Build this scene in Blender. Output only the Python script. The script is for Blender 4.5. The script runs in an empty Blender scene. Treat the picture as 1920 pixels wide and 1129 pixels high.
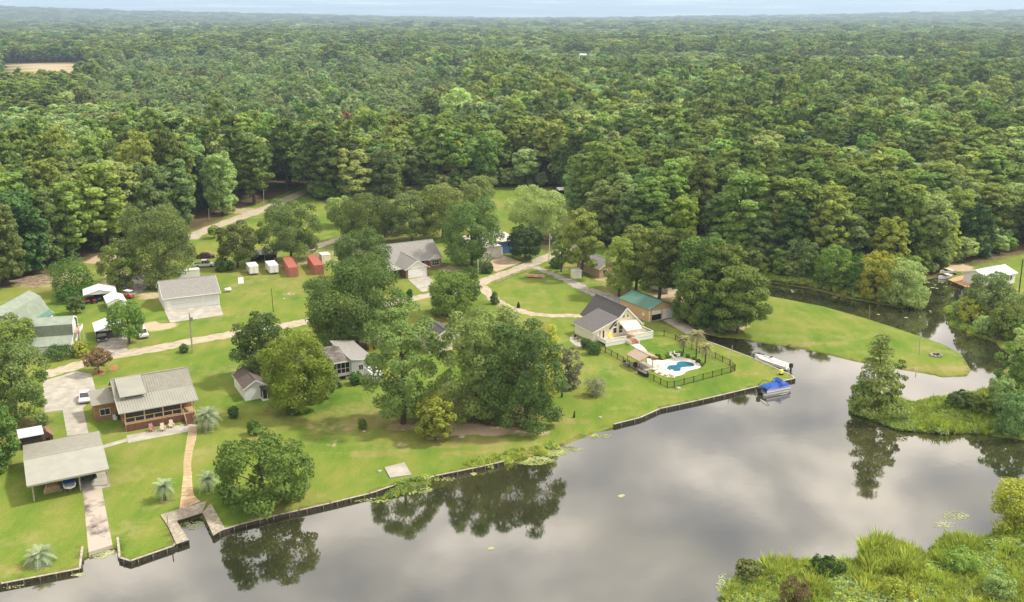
import bpy, math, random
import numpy as np
from mathutils import Vector, Matrix
random.seed(7)
R = math.radians

# ------------------------------------------------------------------ camera, world, sun, exposure
FPX = 1850.0; HC = 65.0
PITCH = math.atan((564.5 - 26) / FPX); CP, SP = math.cos(PITCH), math.sin(PITCH)
sc = bpy.context.scene; C = sc.collection
cam_d = bpy.data.cameras.new('camera'); cam = bpy.data.objects.new('camera', cam_d); C.objects.link(cam)
cam.location = (0, 0, HC); cam.rotation_euler = (R(90) - PITCH, 0, 0)
cam_d.sensor_width = 36; cam_d.lens = FPX / 1920 * 36; cam_d.clip_start = 1; cam_d.clip_end = 40000
sc.camera = cam
SUN_EL, SUN_AZ = 52.0, 80.0          # azimuth measured clockwise from +Y (view direction): sun to the right
w = bpy.data.worlds.new('World'); sc.world = w; w.use_nodes = True
nt = w.node_tree; N = nt.nodes; LK = nt.links; N.clear()
def wn(t, **k):
    n = N.new(t)
    for a, b in k.items(): setattr(n, a, b)
    return n
sky = wn('ShaderNodeTexSky', sky_type='NISHITA'); sky.sun_disc = False
sky.sun_elevation = R(SUN_EL); sky.sun_rotation = R(SUN_AZ); sky.air_density = 1.0; sky.dust_density = 1.0; sky.ozone_density = 1.5
tc = wn('ShaderNodeTexCoord'); sep = wn('ShaderNodeSeparateXYZ'); LK.new(tc.outputs['Generated'], sep.inputs[0])
def wm(op, a, b=None, c=None, clamp=False):
    n = wn('ShaderNodeMath', operation=op); n.use_clamp = clamp
    for i, v in enumerate((a, b, c)):
        if v is None: continue
        if isinstance(v, (int, float)): n.inputs[i].default_value = v
        else: LK.new(v, n.inputs[i])
    return n.outputs[0]
zc = wm('ADD', wm('MAXIMUM', sep.outputs[2], 0.0), 0.10)
cmb = wn('ShaderNodeCombineXYZ'); LK.new(wm('DIVIDE', sep.outputs[0], zc), cmb.inputs[0]); LK.new(wm('DIVIDE', sep.outputs[1], zc), cmb.inputs[1])
cl = wn('ShaderNodeTexNoise'); LK.new(cmb.outputs[0], cl.inputs['Vector']); cl.inputs['Scale'].default_value = 2.6; cl.inputs['Detail'].default_value = 7; cl.inputs['Roughness'].default_value = .52; cl.inputs['Distortion'].default_value = .25
cl2 = wn('ShaderNodeTexNoise'); LK.new(cmb.outputs[0], cl2.inputs['Vector']); cl2.inputs['Scale'].default_value = .55; cl2.inputs['Detail'].default_value = 3
ramp = wn('ShaderNodeValToRGB'); LK.new(wm('ADD', wm('MULTIPLY', cl.outputs[0], .65), wm('MULTIPLY', cl2.outputs[0], .35)), ramp.inputs[0])
e = ramp.color_ramp.elements
e[0].position = .42; e[0].color = (.48, .47, .50, 1); e[1].position = .57; e[1].color = (1.52, 1.37, 1.20, 1)
q = e.new(.5); q.color = (.86, .80, .75, 1)
skm = wn('ShaderNodeVectorMath', operation='SCALE'); LK.new(sky.outputs[0], skm.inputs[0]); skm.inputs['Scale'].default_value = .10
# thin streaks in the clear band low over the horizon
stv = wn('ShaderNodeCombineXYZ'); LK.new(wm('MULTIPLY', sep.outputs[0], 9.0), stv.inputs[0]); LK.new(wm('MULTIPLY', sep.outputs[2], 260.0), stv.inputs[1])
stn = wn('ShaderNodeTexNoise'); LK.new(stv.outputs[0], stn.inputs['Vector']); stn.inputs['Scale'].default_value = 1.0; stn.inputs['Detail'].default_value = 4
streak = wm('MULTIPLY', wm('SUBTRACT', stn.outputs[0], .50, clamp=True), 2.6, clamp=True)
hz = wn('ShaderNodeMix', data_type='RGBA'); hz.inputs[0].default_value = .75; LK.new(skm.outputs[0], hz.inputs[6]); hz.inputs[7].default_value = (.50, .68, .84, 1); skm = hz; low = wn('ShaderNodeMix', data_type='RGBA'); LK.new(streak, low.inputs[0]); LK.new(hz.outputs[2], low.inputs[6]); low.inputs[7].default_value = (.86, .92, .95, 1)
mr = wn('ShaderNodeMapRange', interpolation_type='SMOOTHSTEP'); LK.new(sep.outputs[2], mr.inputs[0]); mr.inputs[1].default_value = .03; mr.inputs[2].default_value = .2
mr.inputs[3].default_value = 0; mr.inputs[4].default_value = .93
mx = wn('ShaderNodeMix', data_type='RGBA'); LK.new(mr.outputs[0], mx.inputs[0]); LK.new(low.outputs[2], mx.inputs[6]); LK.new(ramp.outputs[0], mx.inputs[7])
bg = wn('ShaderNodeBackground'); LK.new(mx.outputs[2], bg.inputs[0]); bg.inputs[1].default_value = 1.0
wo = wn('ShaderNodeOutputWorld'); LK.new(bg.outputs[0], wo.inputs[0])
sd = bpy.data.lights.new('sun', 'SUN'); sun = bpy.data.objects.new('sun', sd); C.objects.link(sun)
sd.energy = 2.9; sd.angle = R(5); sd.color = (1, .95, .86)
sv = Vector((math.sin(R(SUN_AZ)) * math.cos(R(SUN_EL)), math.cos(R(SUN_AZ)) * math.cos(R(SUN_EL)), math.sin(R(SUN_EL))))
sun.rotation_euler = sv.to_track_quat('Z', 'Y').to_euler()
vs = sc.view_settings; sc.display_settings.display_device = 'sRGB'; vs.view_transform = 'Standard'; vs.look = 'None'; vs.exposure = 0.58; vs.gamma = 1
vs.use_curve_mapping = False
sc.cycles.max_bounces = 6; sc.cycles.diffuse_bounces = 3; sc.cycles.glossy_bounces = 3; sc.cycles.transmission_bounces = 3
sc.cycles.transparent_max_bounces = 6; sc.cycles.volume_bounces = 0

# ------------------------------------------------------------------ geometry helpers
def gp(x, y, z=0.0):
    a = (x - 960) / FPX; b = (564.5 - y) / FPX
    t = (z - HC) / (-SP + b * CP)
    return (a * t, (CP + b * SP) * t)
def hgt(Y, yt):
    k = (564.5 - yt) / FPX
    return HC + Y * (k * CP - SP) / (CP + k * SP)
def pxm(X, Y, Z=0): return FPX / (Y * CP - (Z - HC) * SP)
def proj(X, Y, Z=0):
    w_ = Z - HC; v = Y * CP - w_ * SP
    return (960 + FPX * X / v, 564.5 - FPX * (Y * SP + w_ * CP) / v)
def tag(o, label=None, cat=None, group=None, kind=None):
    if label: o['label'] = label
    if cat: o['category'] = cat
    if group: o['group'] = group
    if kind: o['kind'] = kind
    return o
def empty(name, loc, rz=0, label=None, cat=None, group=None):
    o = bpy.data.objects.new(name, None); C.objects.link(o); o.location = loc; o.rotation_euler = (0, 0, rz); o.empty_display_size = .5
    return tag(o, label, cat, group)
def link(name, me, parent=None):
    o = bpy.data.objects.new(name, me); C.objects.link(o)
    if parent: o.parent = parent
    return o
class MB:
    def __init__(s): s.v = []; s.f = []
    def poly(s, pts):
        i = len(s.v); s.v += [tuple(p) for p in pts]; s.f.append(tuple(range(i, i + len(pts)))); return s
    def box(s, x0, x1, y0, y1, z0, z1):
        i = len(s.v)
        s.v += [(x0, y0, z0), (x1, y0, z0), (x1, y1, z0), (x0, y1, z0), (x0, y0, z1), (x1, y0, z1), (x1, y1, z1), (x0, y1, z1)]
        s.f += [(i + a, i + b, i + c, i + d) for a, b, c, d in ((3, 2, 1, 0), (4, 5, 6, 7), (0, 1, 5, 4), (1, 2, 6, 5), (2, 3, 7, 6), (3, 0, 4, 7))]; return s
    def hull(s, a, b):      # two matching rings of points, capped
        i = len(s.v); n = len(a); s.v += [tuple(p) for p in a] + [tuple(p) for p in b]
        s.f.append(tuple(range(i + n - 1, i - 1, -1))); s.f.append(tuple(range(i + n, i + 2 * n)))
        for k in range(n): s.f.append((i + k, i + (k + 1) % n, i + n + (k + 1) % n, i + n + k))
        return s
    def slab(s, pts, t):    # pts: top face, thickness downward
        return s.hull([(p[0], p[1], p[2] - t) for p in pts], pts)
    def prism(s, prof, a0, a1, axis='y'):   # profile in (x,z) pulled along y, or (y,z) along x
        if axis == 'y': return s.hull([(p[0], a0, p[1]) for p in prof], [(p[0], a1, p[1]) for p in prof])
        return s.hull([(a0, p[0], p[1]) for p in prof], [(a1, p[0], p[1]) for p in prof])
    def bar(s, p, q, w_=.1, h=None):
        p = Vector(p); q = Vector(q); d = (q - p).normalized(); h = h or w_
        up = Vector((0, 0, 1)) if abs(d.z) < .9 else Vector((0, 1, 0))
        a = d.cross(up).normalized() * w_ / 2; b = a.cross(d).normalized() * h / 2
        return s.hull([p + a + b, p - a + b, p - a - b, p + a - b], [q + a + b, q - a + b, q - a - b, q + a - b])
    def tube(s, pts, rad, n=7):
        pts = [Vector(p) for p in pts]; rad = rad if isinstance(rad, (list, tuple)) else [rad] * len(pts); rings = []
        for k, p in enumerate(pts):
            d = (pts[min(k + 1, len(pts) - 1)] - pts[max(k - 1, 0)]).normalized()
            a = d.orthogonal().normalized() if k == 0 else (a0 - d * a0.dot(d)).normalized()
            a0 = a; b = d.cross(a); i = len(s.v); rings.append(i)
            for j in range(n):
                t = 2 * math.pi * j / n; s.v.append(tuple(p + (a * math.cos(t) + b * math.sin(t)) * rad[k]))
        for k in range(len(pts) - 1):
            i, j = rings[k], rings[k + 1]
            for m in range(n): s.f.append((i + m, i + (m + 1) % n, j + (m + 1) % n, j + m))
        s.f.append(tuple(rings[0] + m for m in range(n - 1, -1, -1))); s.f.append(tuple(rings[-1] + m for m in range(n))); return s
    def lathe(s, prof, c=(0, 0, 0), n=14, sq=(1, 1)):
        i = len(s.v)
        for r, z in prof:
            for j in range(n):
                t = 2 * math.pi * j / n; s.v.append((c[0] + r * math.cos(t) * sq[0], c[1] + r * math.sin(t) * sq[1], c[2] + z))
        for k in range(len(prof) - 1):
            for j in range(n): s.f.append((i + k * n + j, i + k * n + (j + 1) % n, i + (k + 1) * n + (j + 1) % n, i + (k + 1) * n + j))
        s.f.append(tuple(i + j for j in range(n - 1, -1, -1))); s.f.append(tuple(i + (len(prof) - 1) * n + j for j in range(n))); return s
    def me(s, name, m):
        me = bpy.data.meshes.new(name); me.from_pydata(s.v, [], s.f)
        for q_ in (m if isinstance(m, (list, tuple)) else [m]): me.materials.append(q_)
        me.update(); return me
    def build(s, name, m, parent=None, smooth=False, label=None, kind=None):
        me = s.me(name, m)
        if smooth: me.polygons.foreach_set('use_smooth', [True] * len(me.polygons))
        o = link(name, me, parent)
        return tag(o, label, None, None, kind)
def B(name, m, parent, *boxes, **k):
    mb = MB()
    for b in boxes: mb.box(*b)
    return mb.build(name, m, parent, **k)
def frame_at(px, ang, name, label, cat, group=None, z=0):
    g = gp(*px); return empty(name, (g[0], g[1], z), R(ang), label, cat, group)

# ------------------------------------------------------------------ materials
MATS = {}
def mat(name, col, rough=.8, var=.12, scale=1.5, metal=0, col2=None, spec=.3, bump=0, stretch=(1, 1, 1), thr=(.4, .65)):
    if name in MATS: return MATS[name]
    m = bpy.data.materials.new(name); m.use_nodes = True; t = m.node_tree; p = t.nodes['Principled BSDF']
    p.inputs['Roughness'].default_value = rough; p.inputs['Metallic'].default_value = metal; p.inputs['Specular IOR Level'].default_value = spec
    tc = t.nodes.new('ShaderNodeTexCoord'); mp = t.nodes.new('ShaderNodeMapping'); mp.inputs['Scale'].default_value = stretch
    t.links.new(tc.outputs['Object'], mp.inputs[0])
    n = t.nodes.new('ShaderNodeTexNoise'); n.inputs['Scale'].default_value = scale; n.inputs['Detail'].default_value = 6; n.inputs['Roughness'].default_value = .6
    t.links.new(mp.outputs[0], n.inputs['Vector'])
    r = t.nodes.new('ShaderNodeValToRGB'); t.links.new(n.outputs[0], r.inputs[0])
    c2 = col2 or tuple(min(1, c * (1 + var)) for c in col); c1 = col if col2 else tuple(c * (1 - var) for c in col)
    r.color_ramp.elements[0].position = thr[0]; r.color_ramp.elements[0].color = (*c1, 1)
    r.color_ramp.elements[1].position = thr[1]; r.color_ramp.elements[1].color = (*c2, 1)
    t.links.new(r.outputs[0], p.inputs['Base Color'])
    if bump:
        b = t.nodes.new('ShaderNodeBump'); b.inputs['Strength'].default_value = bump; b.inputs['Distance'].default_value = .05
        n2 = t.nodes.new('ShaderNodeTexNoise'); n2.inputs['Scale'].default_value = scale * 5; n2.inputs['Detail'].default_value = 4; t.links.new(mp.outputs[0], n2.inputs['Vector'])
        t.links.new(n2.outputs[0], b.inputs['Height']); t.links.new(b.outputs[0], p.inputs['Normal'])
    MATS[name] = m; return m
def leafmat(name, a, b, trans=.34):
    m = bpy.data.materials.new(name); m.use_nodes = True; t = m.node_tree; t.nodes.clear(); L = t.links
    oi = t.nodes.new('ShaderNodeObjectInfo'); at = t.nodes.new('ShaderNodeAttribute'); at.attribute_name = 'tint'
    nz = t.nodes.new('ShaderNodeTexNoise'); nz.inputs['Scale'].default_value = .012; nz.inputs['Detail'].default_value = 2; L.new(oi.outputs['Location'], nz.inputs['Vector'])
    def mth(op, x, y):
        n = t.nodes.new('ShaderNodeMath'); n.operation = op
        for i, v in enumerate((x, y)):
            if isinstance(v, (int, float)): n.inputs[i].default_value = v
            else: L.new(v, n.inputs[i])
        return n.outputs[0]
    f = mth('ADD', mth('MULTIPLY', oi.outputs['Random'], .5), mth('MULTIPLY', at.outputs['Fac'], .5))
    f = mth('ADD', f, mth('MULTIPLY', mth('SUBTRACT', nz.outputs[0], .5), 2.2))
    cl_ = t.nodes.new('ShaderNodeClamp'); L.new(f, cl_.inputs[0])
    mx_ = t.nodes.new('ShaderNodeMix'); mx_.data_type = 'RGBA'; L.new(cl_.outputs[0], mx_.inputs[0]); mx_.inputs[6].default_value = (*a, 1); mx_.inputs[7].default_value = (*b, 1)
    hs = t.nodes.new('ShaderNodeHueSaturation'); L.new(mx_.outputs[2], hs.inputs['Color'])
    rr = mth('FRACT', mth('MULTIPLY', oi.outputs['Random'], 17.3), 0); L.new(mth('ADD', mth('MULTIPLY', rr, .80), .62), hs.inputs['Value'])
    L.new(mth('ADD', mth('MULTIPLY', mth('FRACT', mth('MULTIPLY', oi.outputs['Random'], 41.7), 0), .045), .476), hs.inputs['Hue'])
    d = t.nodes.new('ShaderNodeBsdfDiffuse'); tr = t.nodes.new('ShaderNodeBsdfTranslucent'); g = t.nodes.new('ShaderNodeBsdfGlossy'); g.inputs['Roughness'].default_value = .55
    g.inputs['Color'].default_value = (.8, .85, .75, 1)
    L.new(hs.outputs[0], d.inputs[0]); L.new(hs.outputs[0], tr.inputs[0])
    m1 = t.nodes.new('ShaderNodeMixShader'); m1.inputs[0].default_value = trans; L.new(d.outputs[0], m1.inputs[1]); L.new(tr.outputs[0], m1.inputs[2])
    m2 = t.nodes.new('ShaderNodeMixShader'); m2.inputs[0].default_value = .015; L.new(m1.outputs[0], m2.inputs[1]); L.new(g.outputs[0], m2.inputs[2])
    o = t.nodes.new('ShaderNodeOutputMaterial'); L.new(m2.outputs[0], o.inputs[0]); return m
L_OAK = leafmat('oak_leaves', (0.111, 0.181, 0.041), (0.275, 0.349, 0.097))
L_FOR = leafmat('forest_leaves', (.108, .205, .036), (.30, .405, .078))
L_MIX = leafmat('mixed_leaves', (0.180, 0.256, 0.065), (0.401, 0.487, 0.156))
L_PINE = leafmat('pine_needles', (.115, .200, .040), (.29, .37, .075), .3)
L_YEL = leafmat('yellow_green_leaves', (.25, .31, .04), (.41, .44, .065))
L_LITE = leafmat('light_leaves', (0.201, 0.312, 0.091), (0.359, 0.474, 0.168))
L_DARK = leafmat('dark_leaves', (0.054, 0.114, 0.030), (0.102, 0.180, 0.048), .2)
L_EVER = leafmat('evergreen_leaves', (.045, .11, .018), (.10, .19, .03), .2)
L_REED = leafmat('reed_blades', (.27, .38, .04), (.52, .58, .11))
L_PALM = leafmat('palm_fronds', (.24, .32, .18), (.42, .48, .30))
L_REDL = leafmat('reddish_leaves', (.16, .11, .05), (.24, .20, .08))
L_GREY = leafmat('grey_green_leaves', (0.204, 0.228, 0.120), (0.336, 0.348, 0.204))
M_BARK = mat('bark', (.10, .075, .055), .95, .3, 4)
M_CREAM = mat('cream_siding', (.78, .73, .56), .6, .05, 2, stretch=(1, 1, 6))
M_WHITE = mat('white_paint', (.80, .79, .75), .5, .06, 2)
M_WSID = mat('white_siding', (.74, .74, .71), .55, .06, 1.2, stretch=(1, 1, 8))
M_ROOFA = mat('slate_shingles', (.105, .097, .10), .9, .22, 4, bump=.4)
M_ROOFG = mat('grey_shingles', (.29, .28, .255), .9, .13, 2.5, bump=.4)
M_ROOFB = mat('brown_shingles', (.13, .10, .085), .9, .25, 3, bump=.4)
M_ROOFW = mat('weathered_shingles', (.25, .225, .19), .9, 0, .5, col2=(.09, .075, .065), thr=(.38, .58), bump=.3)
M_METT = mat('tan_metal_roof', (.29, .275, .22), .45, .08, 1.2, metal=0, spec=.5)
M_METL = mat('light_metal_roof', (.34, .335, .28), .45, .06, .6, spec=.5)
M_GREENR = mat('green_metal_roof', (.10, .22, .165), .4, .08, 1, spec=.5)
M_PGREEN = mat('pale_green_metal', (.28, .325, .255), .45, .10, .8, spec=.5)
M_DGREEN = mat('grey_green_shingles', (.17, .20, .14), .8, .12, 2)
M_TAN = mat('tan_metal_siding', (.58, .38, .20), .6, .08, 1, stretch=(5, 5, .4))
M_LOG = mat('golden_logs', (.34, .19, .08), .7, .3, 1.5, stretch=(1, 1, 7))
M_TIMB = mat('timber', (.48, .34, .19), .7, .2, 3)
M_REDW = mat('red_brown_boards', (.17, .08, .055), .8, .3, 3, stretch=(4, 4, 1))
M_BRICK = mat('brick_wall', (.28, .16, .11), .9, .25, 8, stretch=(1, 1, 3))
M_STEPS = mat('rusty_step_paint', (.34, .17, .10), .7, .15, 3)
M_CONC = mat('pale_concrete', (.40, .37, .31), .9, .16, .5)
M_CONCD = mat('stained_concrete', (.44, .38, .31), .9, 0, .35, col2=(.12, .10, .085), thr=(.48, .62))
M_POOLD = mat('pool_deck_concrete', (.66, .61, .54), .8, .05, 1)
M_POOL = mat('pool_water', (.03, .17, .27), .05, .1, .8, spec=.6)
M_SAND = mat('sandy_road', (.46, .39, .29), .95, 0, .6, col2=(.30, .26, .17), thr=(.45, .70), stretch=(1, 1, 1))
M_GRAV = mat('gravel', (.42, .38, .33), .95, 0, .8, col2=(.22, .20, .17))
M_WOODG = mat('weathered_planks', (.40, .35, .27), .9, .25, 2)
M_WOODD = mat('dark_wet_wood', (.045, .037, .03), .8, .4, 3)
M_DOCK = mat('new_dock_boards', (.58, .36, .18), .8, .15, 2)
M_BLACK = mat('black_metal', (.018, .018, .018), .4, .1, 3)
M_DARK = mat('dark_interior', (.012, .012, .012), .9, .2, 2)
M_GLASS = mat('window_glass', (.03, .035, .04), .08, .2, 1, spec=.8)
M_SCRN = mat('porch_screen', (.035, .033, .035), .5, .3, 3)
M_RED = mat('red_container_paint', (.50, .18, .13), .5, .12, 1, stretch=(6, 6, 1))
M_REDP = mat('red_paint', (.40, .05, .04), .35, .1, 2)
M_BLUEC = mat('blue_canvas', (.015, .085, .42), .55, .15, 2)
M_BLUEW = mat('blue_siding', (.12, .22, .48), .6, .08, 2)
M_CARW = mat('white_car_paint', (.78, .78, .77), .25, .02, 1, spec=.6)
M_CARB = mat('black_car_paint', (.02, .022, .025), .2, .02, 1, spec=.6)
M_CARM = mat('maroon_car_paint', (.10, .018, .022), .25, .02, 1, spec=.6)
M_TYRE = mat('tyre_rubber', (.02, .02, .02), .9, .1, 3)
M_METAL = mat('grey_metal', (.35, .35, .34), .4, .1, 3, metal=.6)
M_AWN = mat('beige_awning_fabric', (.72, .62, .50), .8, .04, 2)
M_PAV = mat('pinkish_tan_shingles', (.42, .33, .26), .9, .1, 3)
M_MULCH = mat('pine_straw_mulch', (.34, .17, .08), 1, .25, 3)
M_STONE = mat('sandstone_slabs', (.55, .38, .21), .9, 0, .9, col2=(.40, .30, .18))
M_POLE = mat('weathered_pole_wood', (.33, .29, .24), .9, .15, 3)
M_YEL = mat('yellow_plastic', (.85, .78, .12), .5, .05, 2)
M_LILY = mat('lily_pads', (.26, .30, .10), .6, .4, .5)
M_LILY2 = mat('floating_algae', (.32, .36, .17), .7, .3, .5)

# ------------------------------------------------------------------ land and water outlines (ground points found from the photograph)
WPX = [(-260, 1165), (-60, 1110), (0, 1094), (148, 1066), (153, 1026), (166, 1033), (209, 1020), (222, 1008), (226, 1045), (245, 1051), (323, 1024), (329, 1014), (317, 990), (331, 976), (380, 962), (398, 999), (449, 983),
 (523, 964.6), (560, 956.6), (619, 943), (693, 925), (740, 909), (788, 900), (815, 892), (897, 875.5), (943, 865), (978, 857), (1019, 843), (1059, 829), (1113, 808), (1151, 795), (1199, 783), (1237, 766), (1307, 751), (1422, 724), (1489, 709.5),
 (1482, 703), (1412, 672), (1372, 657), (1326, 640), (1297, 626), (1304, 618), (1349, 628), (1401, 632), (1418, 637), (1461, 643), (1526, 654), (1607, 674), (1687, 688), (1736, 696), (1768, 702.8), (1813, 701), (1821, 690), (1804, 661), (1768, 641.5),
 (1703, 619), (1623, 593), (1542, 570.5), (1455, 554), (1423, 549), (1385, 541), (1372, 530), (1413, 521), (1455, 528), (1520, 538), (1591, 556), (1655, 567), (1692, 574), (1722, 568), (1719, 548), (1705, 532), (1730, 522), (1768, 515.5), (1778, 526), (1812, 537),
 (1805, 553), (1776, 586), (1779, 606), (1817, 622), (1866, 636), (1878, 650), (1897, 661), (1894, 680), (1857, 712), (1849, 732), (1784, 748), (1720, 754), (1671, 751), (1610, 746), (1595, 757), (1600, 770), (1623, 778), (1687, 801), (1752, 807), (1849, 807),
 (1865, 813), (1920, 820), (2060, 836), (2060, 985), (1920, 994), (1865, 1001), (1816, 1027), (1745, 1040), (1752, 1059), (1623, 1062), (1526, 1060), (1440, 1062), (1397, 1064), (1374, 1088), (1350, 1129), (1330, 1180), (1300, 1260), (-260, 1260)]
WATER = np.array([gp(*p) for p in WPX])
def inpoly(P, poly):
    x, y = P[:, 0], P[:, 1]; r = np.zeros(len(P), bool); j = len(poly) - 1
    for i in range(len(poly)):
        xi, yi = poly[i]; xj, yj = poly[j]
        c = ((yi > y) != (yj > y))
        if yi != yj: r ^= c & (x < (xj - xi) * (y - yi) / (yj - yi) + xi)
        j = i
    return r
def nearest(P, poly, closed=True):
    best = np.full(len(P), 1e9); near = np.zeros((len(P), 2)); n = len(poly)
    for i in range(n if closed else n - 1):
        a = poly[i]; b = poly[(i + 1) % n]; d = b - a; t = np.clip(((P - a) @ d) / max(d @ d, 1e-9), 0, 1)
        q_ = a + t[:, None] * d; dd = np.hypot(*(P - q_).T); m = dd < best; best[m] = dd[m]; near[m] = q_[m]
    return best, near
# the cleared land: outside it stands forest
CPX = [(-400, 560), (-60, 556), (20, 533), (75, 524), (110, 492), (195, 480), (300, 440), (372, 424), (430, 398), (490, 380), (560, 352), (600, 335), (655, 318), (655, 330), (592, 352), (584, 372), (600, 377), (690, 376), (740, 371), (765, 350), (802, 348), (806, 364), (915, 353), (1000, 350),
 (1060, 356), (1078, 392), (1112, 438), (1160, 468), (1240, 478), (1330, 488), (1400, 512), (1455, 524), (1520, 534), (1591, 549), (1640, 556), (1700, 540), (1729, 519), (1768, 511), (1790, 500), (1850, 482), (1920, 472), (2150, 440), (2400, 1400), (-700, 1400)]
CLEAR = np.array([gp(*p) for p in CPX])
FIELD = np.array([gp(*p) for p in [(5, 119, 0), (150, 117, 0), (175, 124, 0), (150, 136, 18), (128, 140, 18), (10, 141, 18)]])
PLANT = np.array([gp(*p) for p in [(190, 120, 6), (300, 110, 6), (420, 108, 6), (700, 122, 6), (905, 134, 6), (860, 168, 16), (740, 215, 18), (660, 226, 18), (560, 215, 18), (440, 205, 18), (330, 190, 18), (200, 178, 18), (100, 160, 18), (175, 138, 18)]])
def far_rise(x, y):
    r = np.hypot(x, y); az = np.degrees(np.arctan2(x, np.maximum(y, 1)))
    side = np.where(az < 0, 104 * np.clip(-az / 27.4, 0, 1.3) ** 1.35, 76 * np.clip(az / 27.4, 0, 1.3) ** 1.7)
    t = np.clip((r - 5500) / 4500, 0, 1); return side * t * t * (3 - 2 * t)
def vnoise(x, y, s, seed=0):
    r = np.random.RandomState(seed); g = r.rand(64, 64); x = x / s + 1000.37; y = y / s + 1000.71
    xi = np.floor(x).astype(int); yi = np.floor(y).astype(int); fx = x - xi; fy = y - yi; fx = fx * fx * (3 - 2 * fx); fy = fy * fy * (3 - 2 * fy)
    G = lambda a, b: g[a % 64, b % 64]
    return (G(xi, yi) * (1 - fx) + G(xi + 1, yi) * fx) * (1 - fy) + (G(xi, yi + 1) * (1 - fx) + G(xi + 1, yi + 1) * fx) * fy

# ------------------------------------------------------------------ ground: one sheet to the horizon
def axis(lo, hi, step, far_lo, far_hi, g=1.07):
    a = list(np.arange(lo, hi + 1e-6, step)); s = step
    while a[-1] < far_hi: s *= g; a.append(a[-1] + s)
    s = step
    while a[0] > far_lo: s *= g; a.insert(0, a[0] - s)
    return np.array(a)
gx = axis(-120, 175, .8, -12000, 12000); gy = axis(84, 292, .8, -400, 12000)
X, Y = np.meshgrid(gx, gy); P = np.stack([X.ravel(), Y.ravel()], 1)
core = (P[:, 0] > -400) & (P[:, 0] < 500) & (P[:, 1] > -100) & (P[:, 1] < 330)
inside = inpoly(P, WATER)
dist = np.full(len(P), 99.0); near = P.copy(); dist[core], near[core] = nearest(P[core], WATER)
snap = (dist < .56)
P[snap] = near[snap]; inside &= ~snap
WALLS = [np.array([gp(*p) for p in w_]) for w_ in ([(-60, 1110), (0, 1094), (148, 1066), (153, 1026), (209, 1020), (222, 1008), (226, 1045), (245, 1051), (323, 1024), (329, 1014), (317, 990), (331, 976), (380, 962), (398, 999), (449, 983), (523, 964.6), (560, 956.6), (619, 943), (693, 925), (740, 909)],
 [(788, 900), (815, 892), (897, 875.5), (943, 865)], [(1151, 795), (1199, 783), (1237, 766), (1307, 751), (1422, 724), (1489, 709.5), (1482, 703), (1412, 672), (1372, 657), (1326, 640), (1297, 626)], [(1778, 526), (1812, 537)])]
def bank_z(pts, d=None):
    d = nearest(pts, WATER)[0] if d is None else d; dwall = np.min([nearest(pts, w_, False)[0] for w_ in WALLS], 0)
    k = np.clip((dwall - d - .3) / 3, 0, 1); return -.46 * k * np.clip(1 - d / 4.0, 0, 1) ** 1.6
Z = far_rise(P[:, 0], P[:, 1]); cm_ = core & (dist < 4) & ~inside; Z[cm_] = bank_z(P[cm_], np.where(snap, 0, dist)[cm_]); dwl = np.min([nearest(P[core], w_, False)[0] for w_ in WALLS], 0); nw = np.zeros(len(P), bool); nw[core] = dwl < 2.2; Z[inside] = np.where(nw[inside], -4.0, -np.minimum(2.5, .9 + dist[inside] * 1.2))
# earth colours kept per vertex: R bare earth, G pine straw / forest floor, B dry tan grass, A lush dark green, also ground shadows painted as dark grass
col = np.zeros((len(P), 4)); clear = inpoly(P, CLEAR)
dC = np.full(len(P), 99.0); dC[core], _ = nearest(P[core], CLEAR)
col[:, 1] = np.where(clear, 0, 1)
nz1 = vnoise(P[:, 0], P[:, 1], 9, 3); nz2 = vnoise(P[:, 0], P[:, 1], 3.1, 4)
col[:, 1] = np.maximum(col[:, 1], np.clip(1 - dC / (3 + 6 * nz1), 0, 1) * clear)
bank = (dist < .9) & ~inside; col[bank, 1] = np.maximum(col[bank, 1], .5 * (.4 + nz2[bank]))
col[inside, 0] = .3; col[inside, 1] = 1
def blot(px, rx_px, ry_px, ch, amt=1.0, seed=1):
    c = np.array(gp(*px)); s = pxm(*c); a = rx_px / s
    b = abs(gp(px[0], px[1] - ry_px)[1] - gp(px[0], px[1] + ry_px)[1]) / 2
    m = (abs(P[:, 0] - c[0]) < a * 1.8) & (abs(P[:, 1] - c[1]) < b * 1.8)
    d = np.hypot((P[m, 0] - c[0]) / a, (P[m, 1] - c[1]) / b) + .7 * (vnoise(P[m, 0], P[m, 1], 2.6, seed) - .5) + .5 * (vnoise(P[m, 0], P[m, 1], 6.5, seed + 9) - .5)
    col[m, ch] = np.maximum(col[m, ch], amt * np.clip((1.05 - d) * 2.5, 0, 1))
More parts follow.
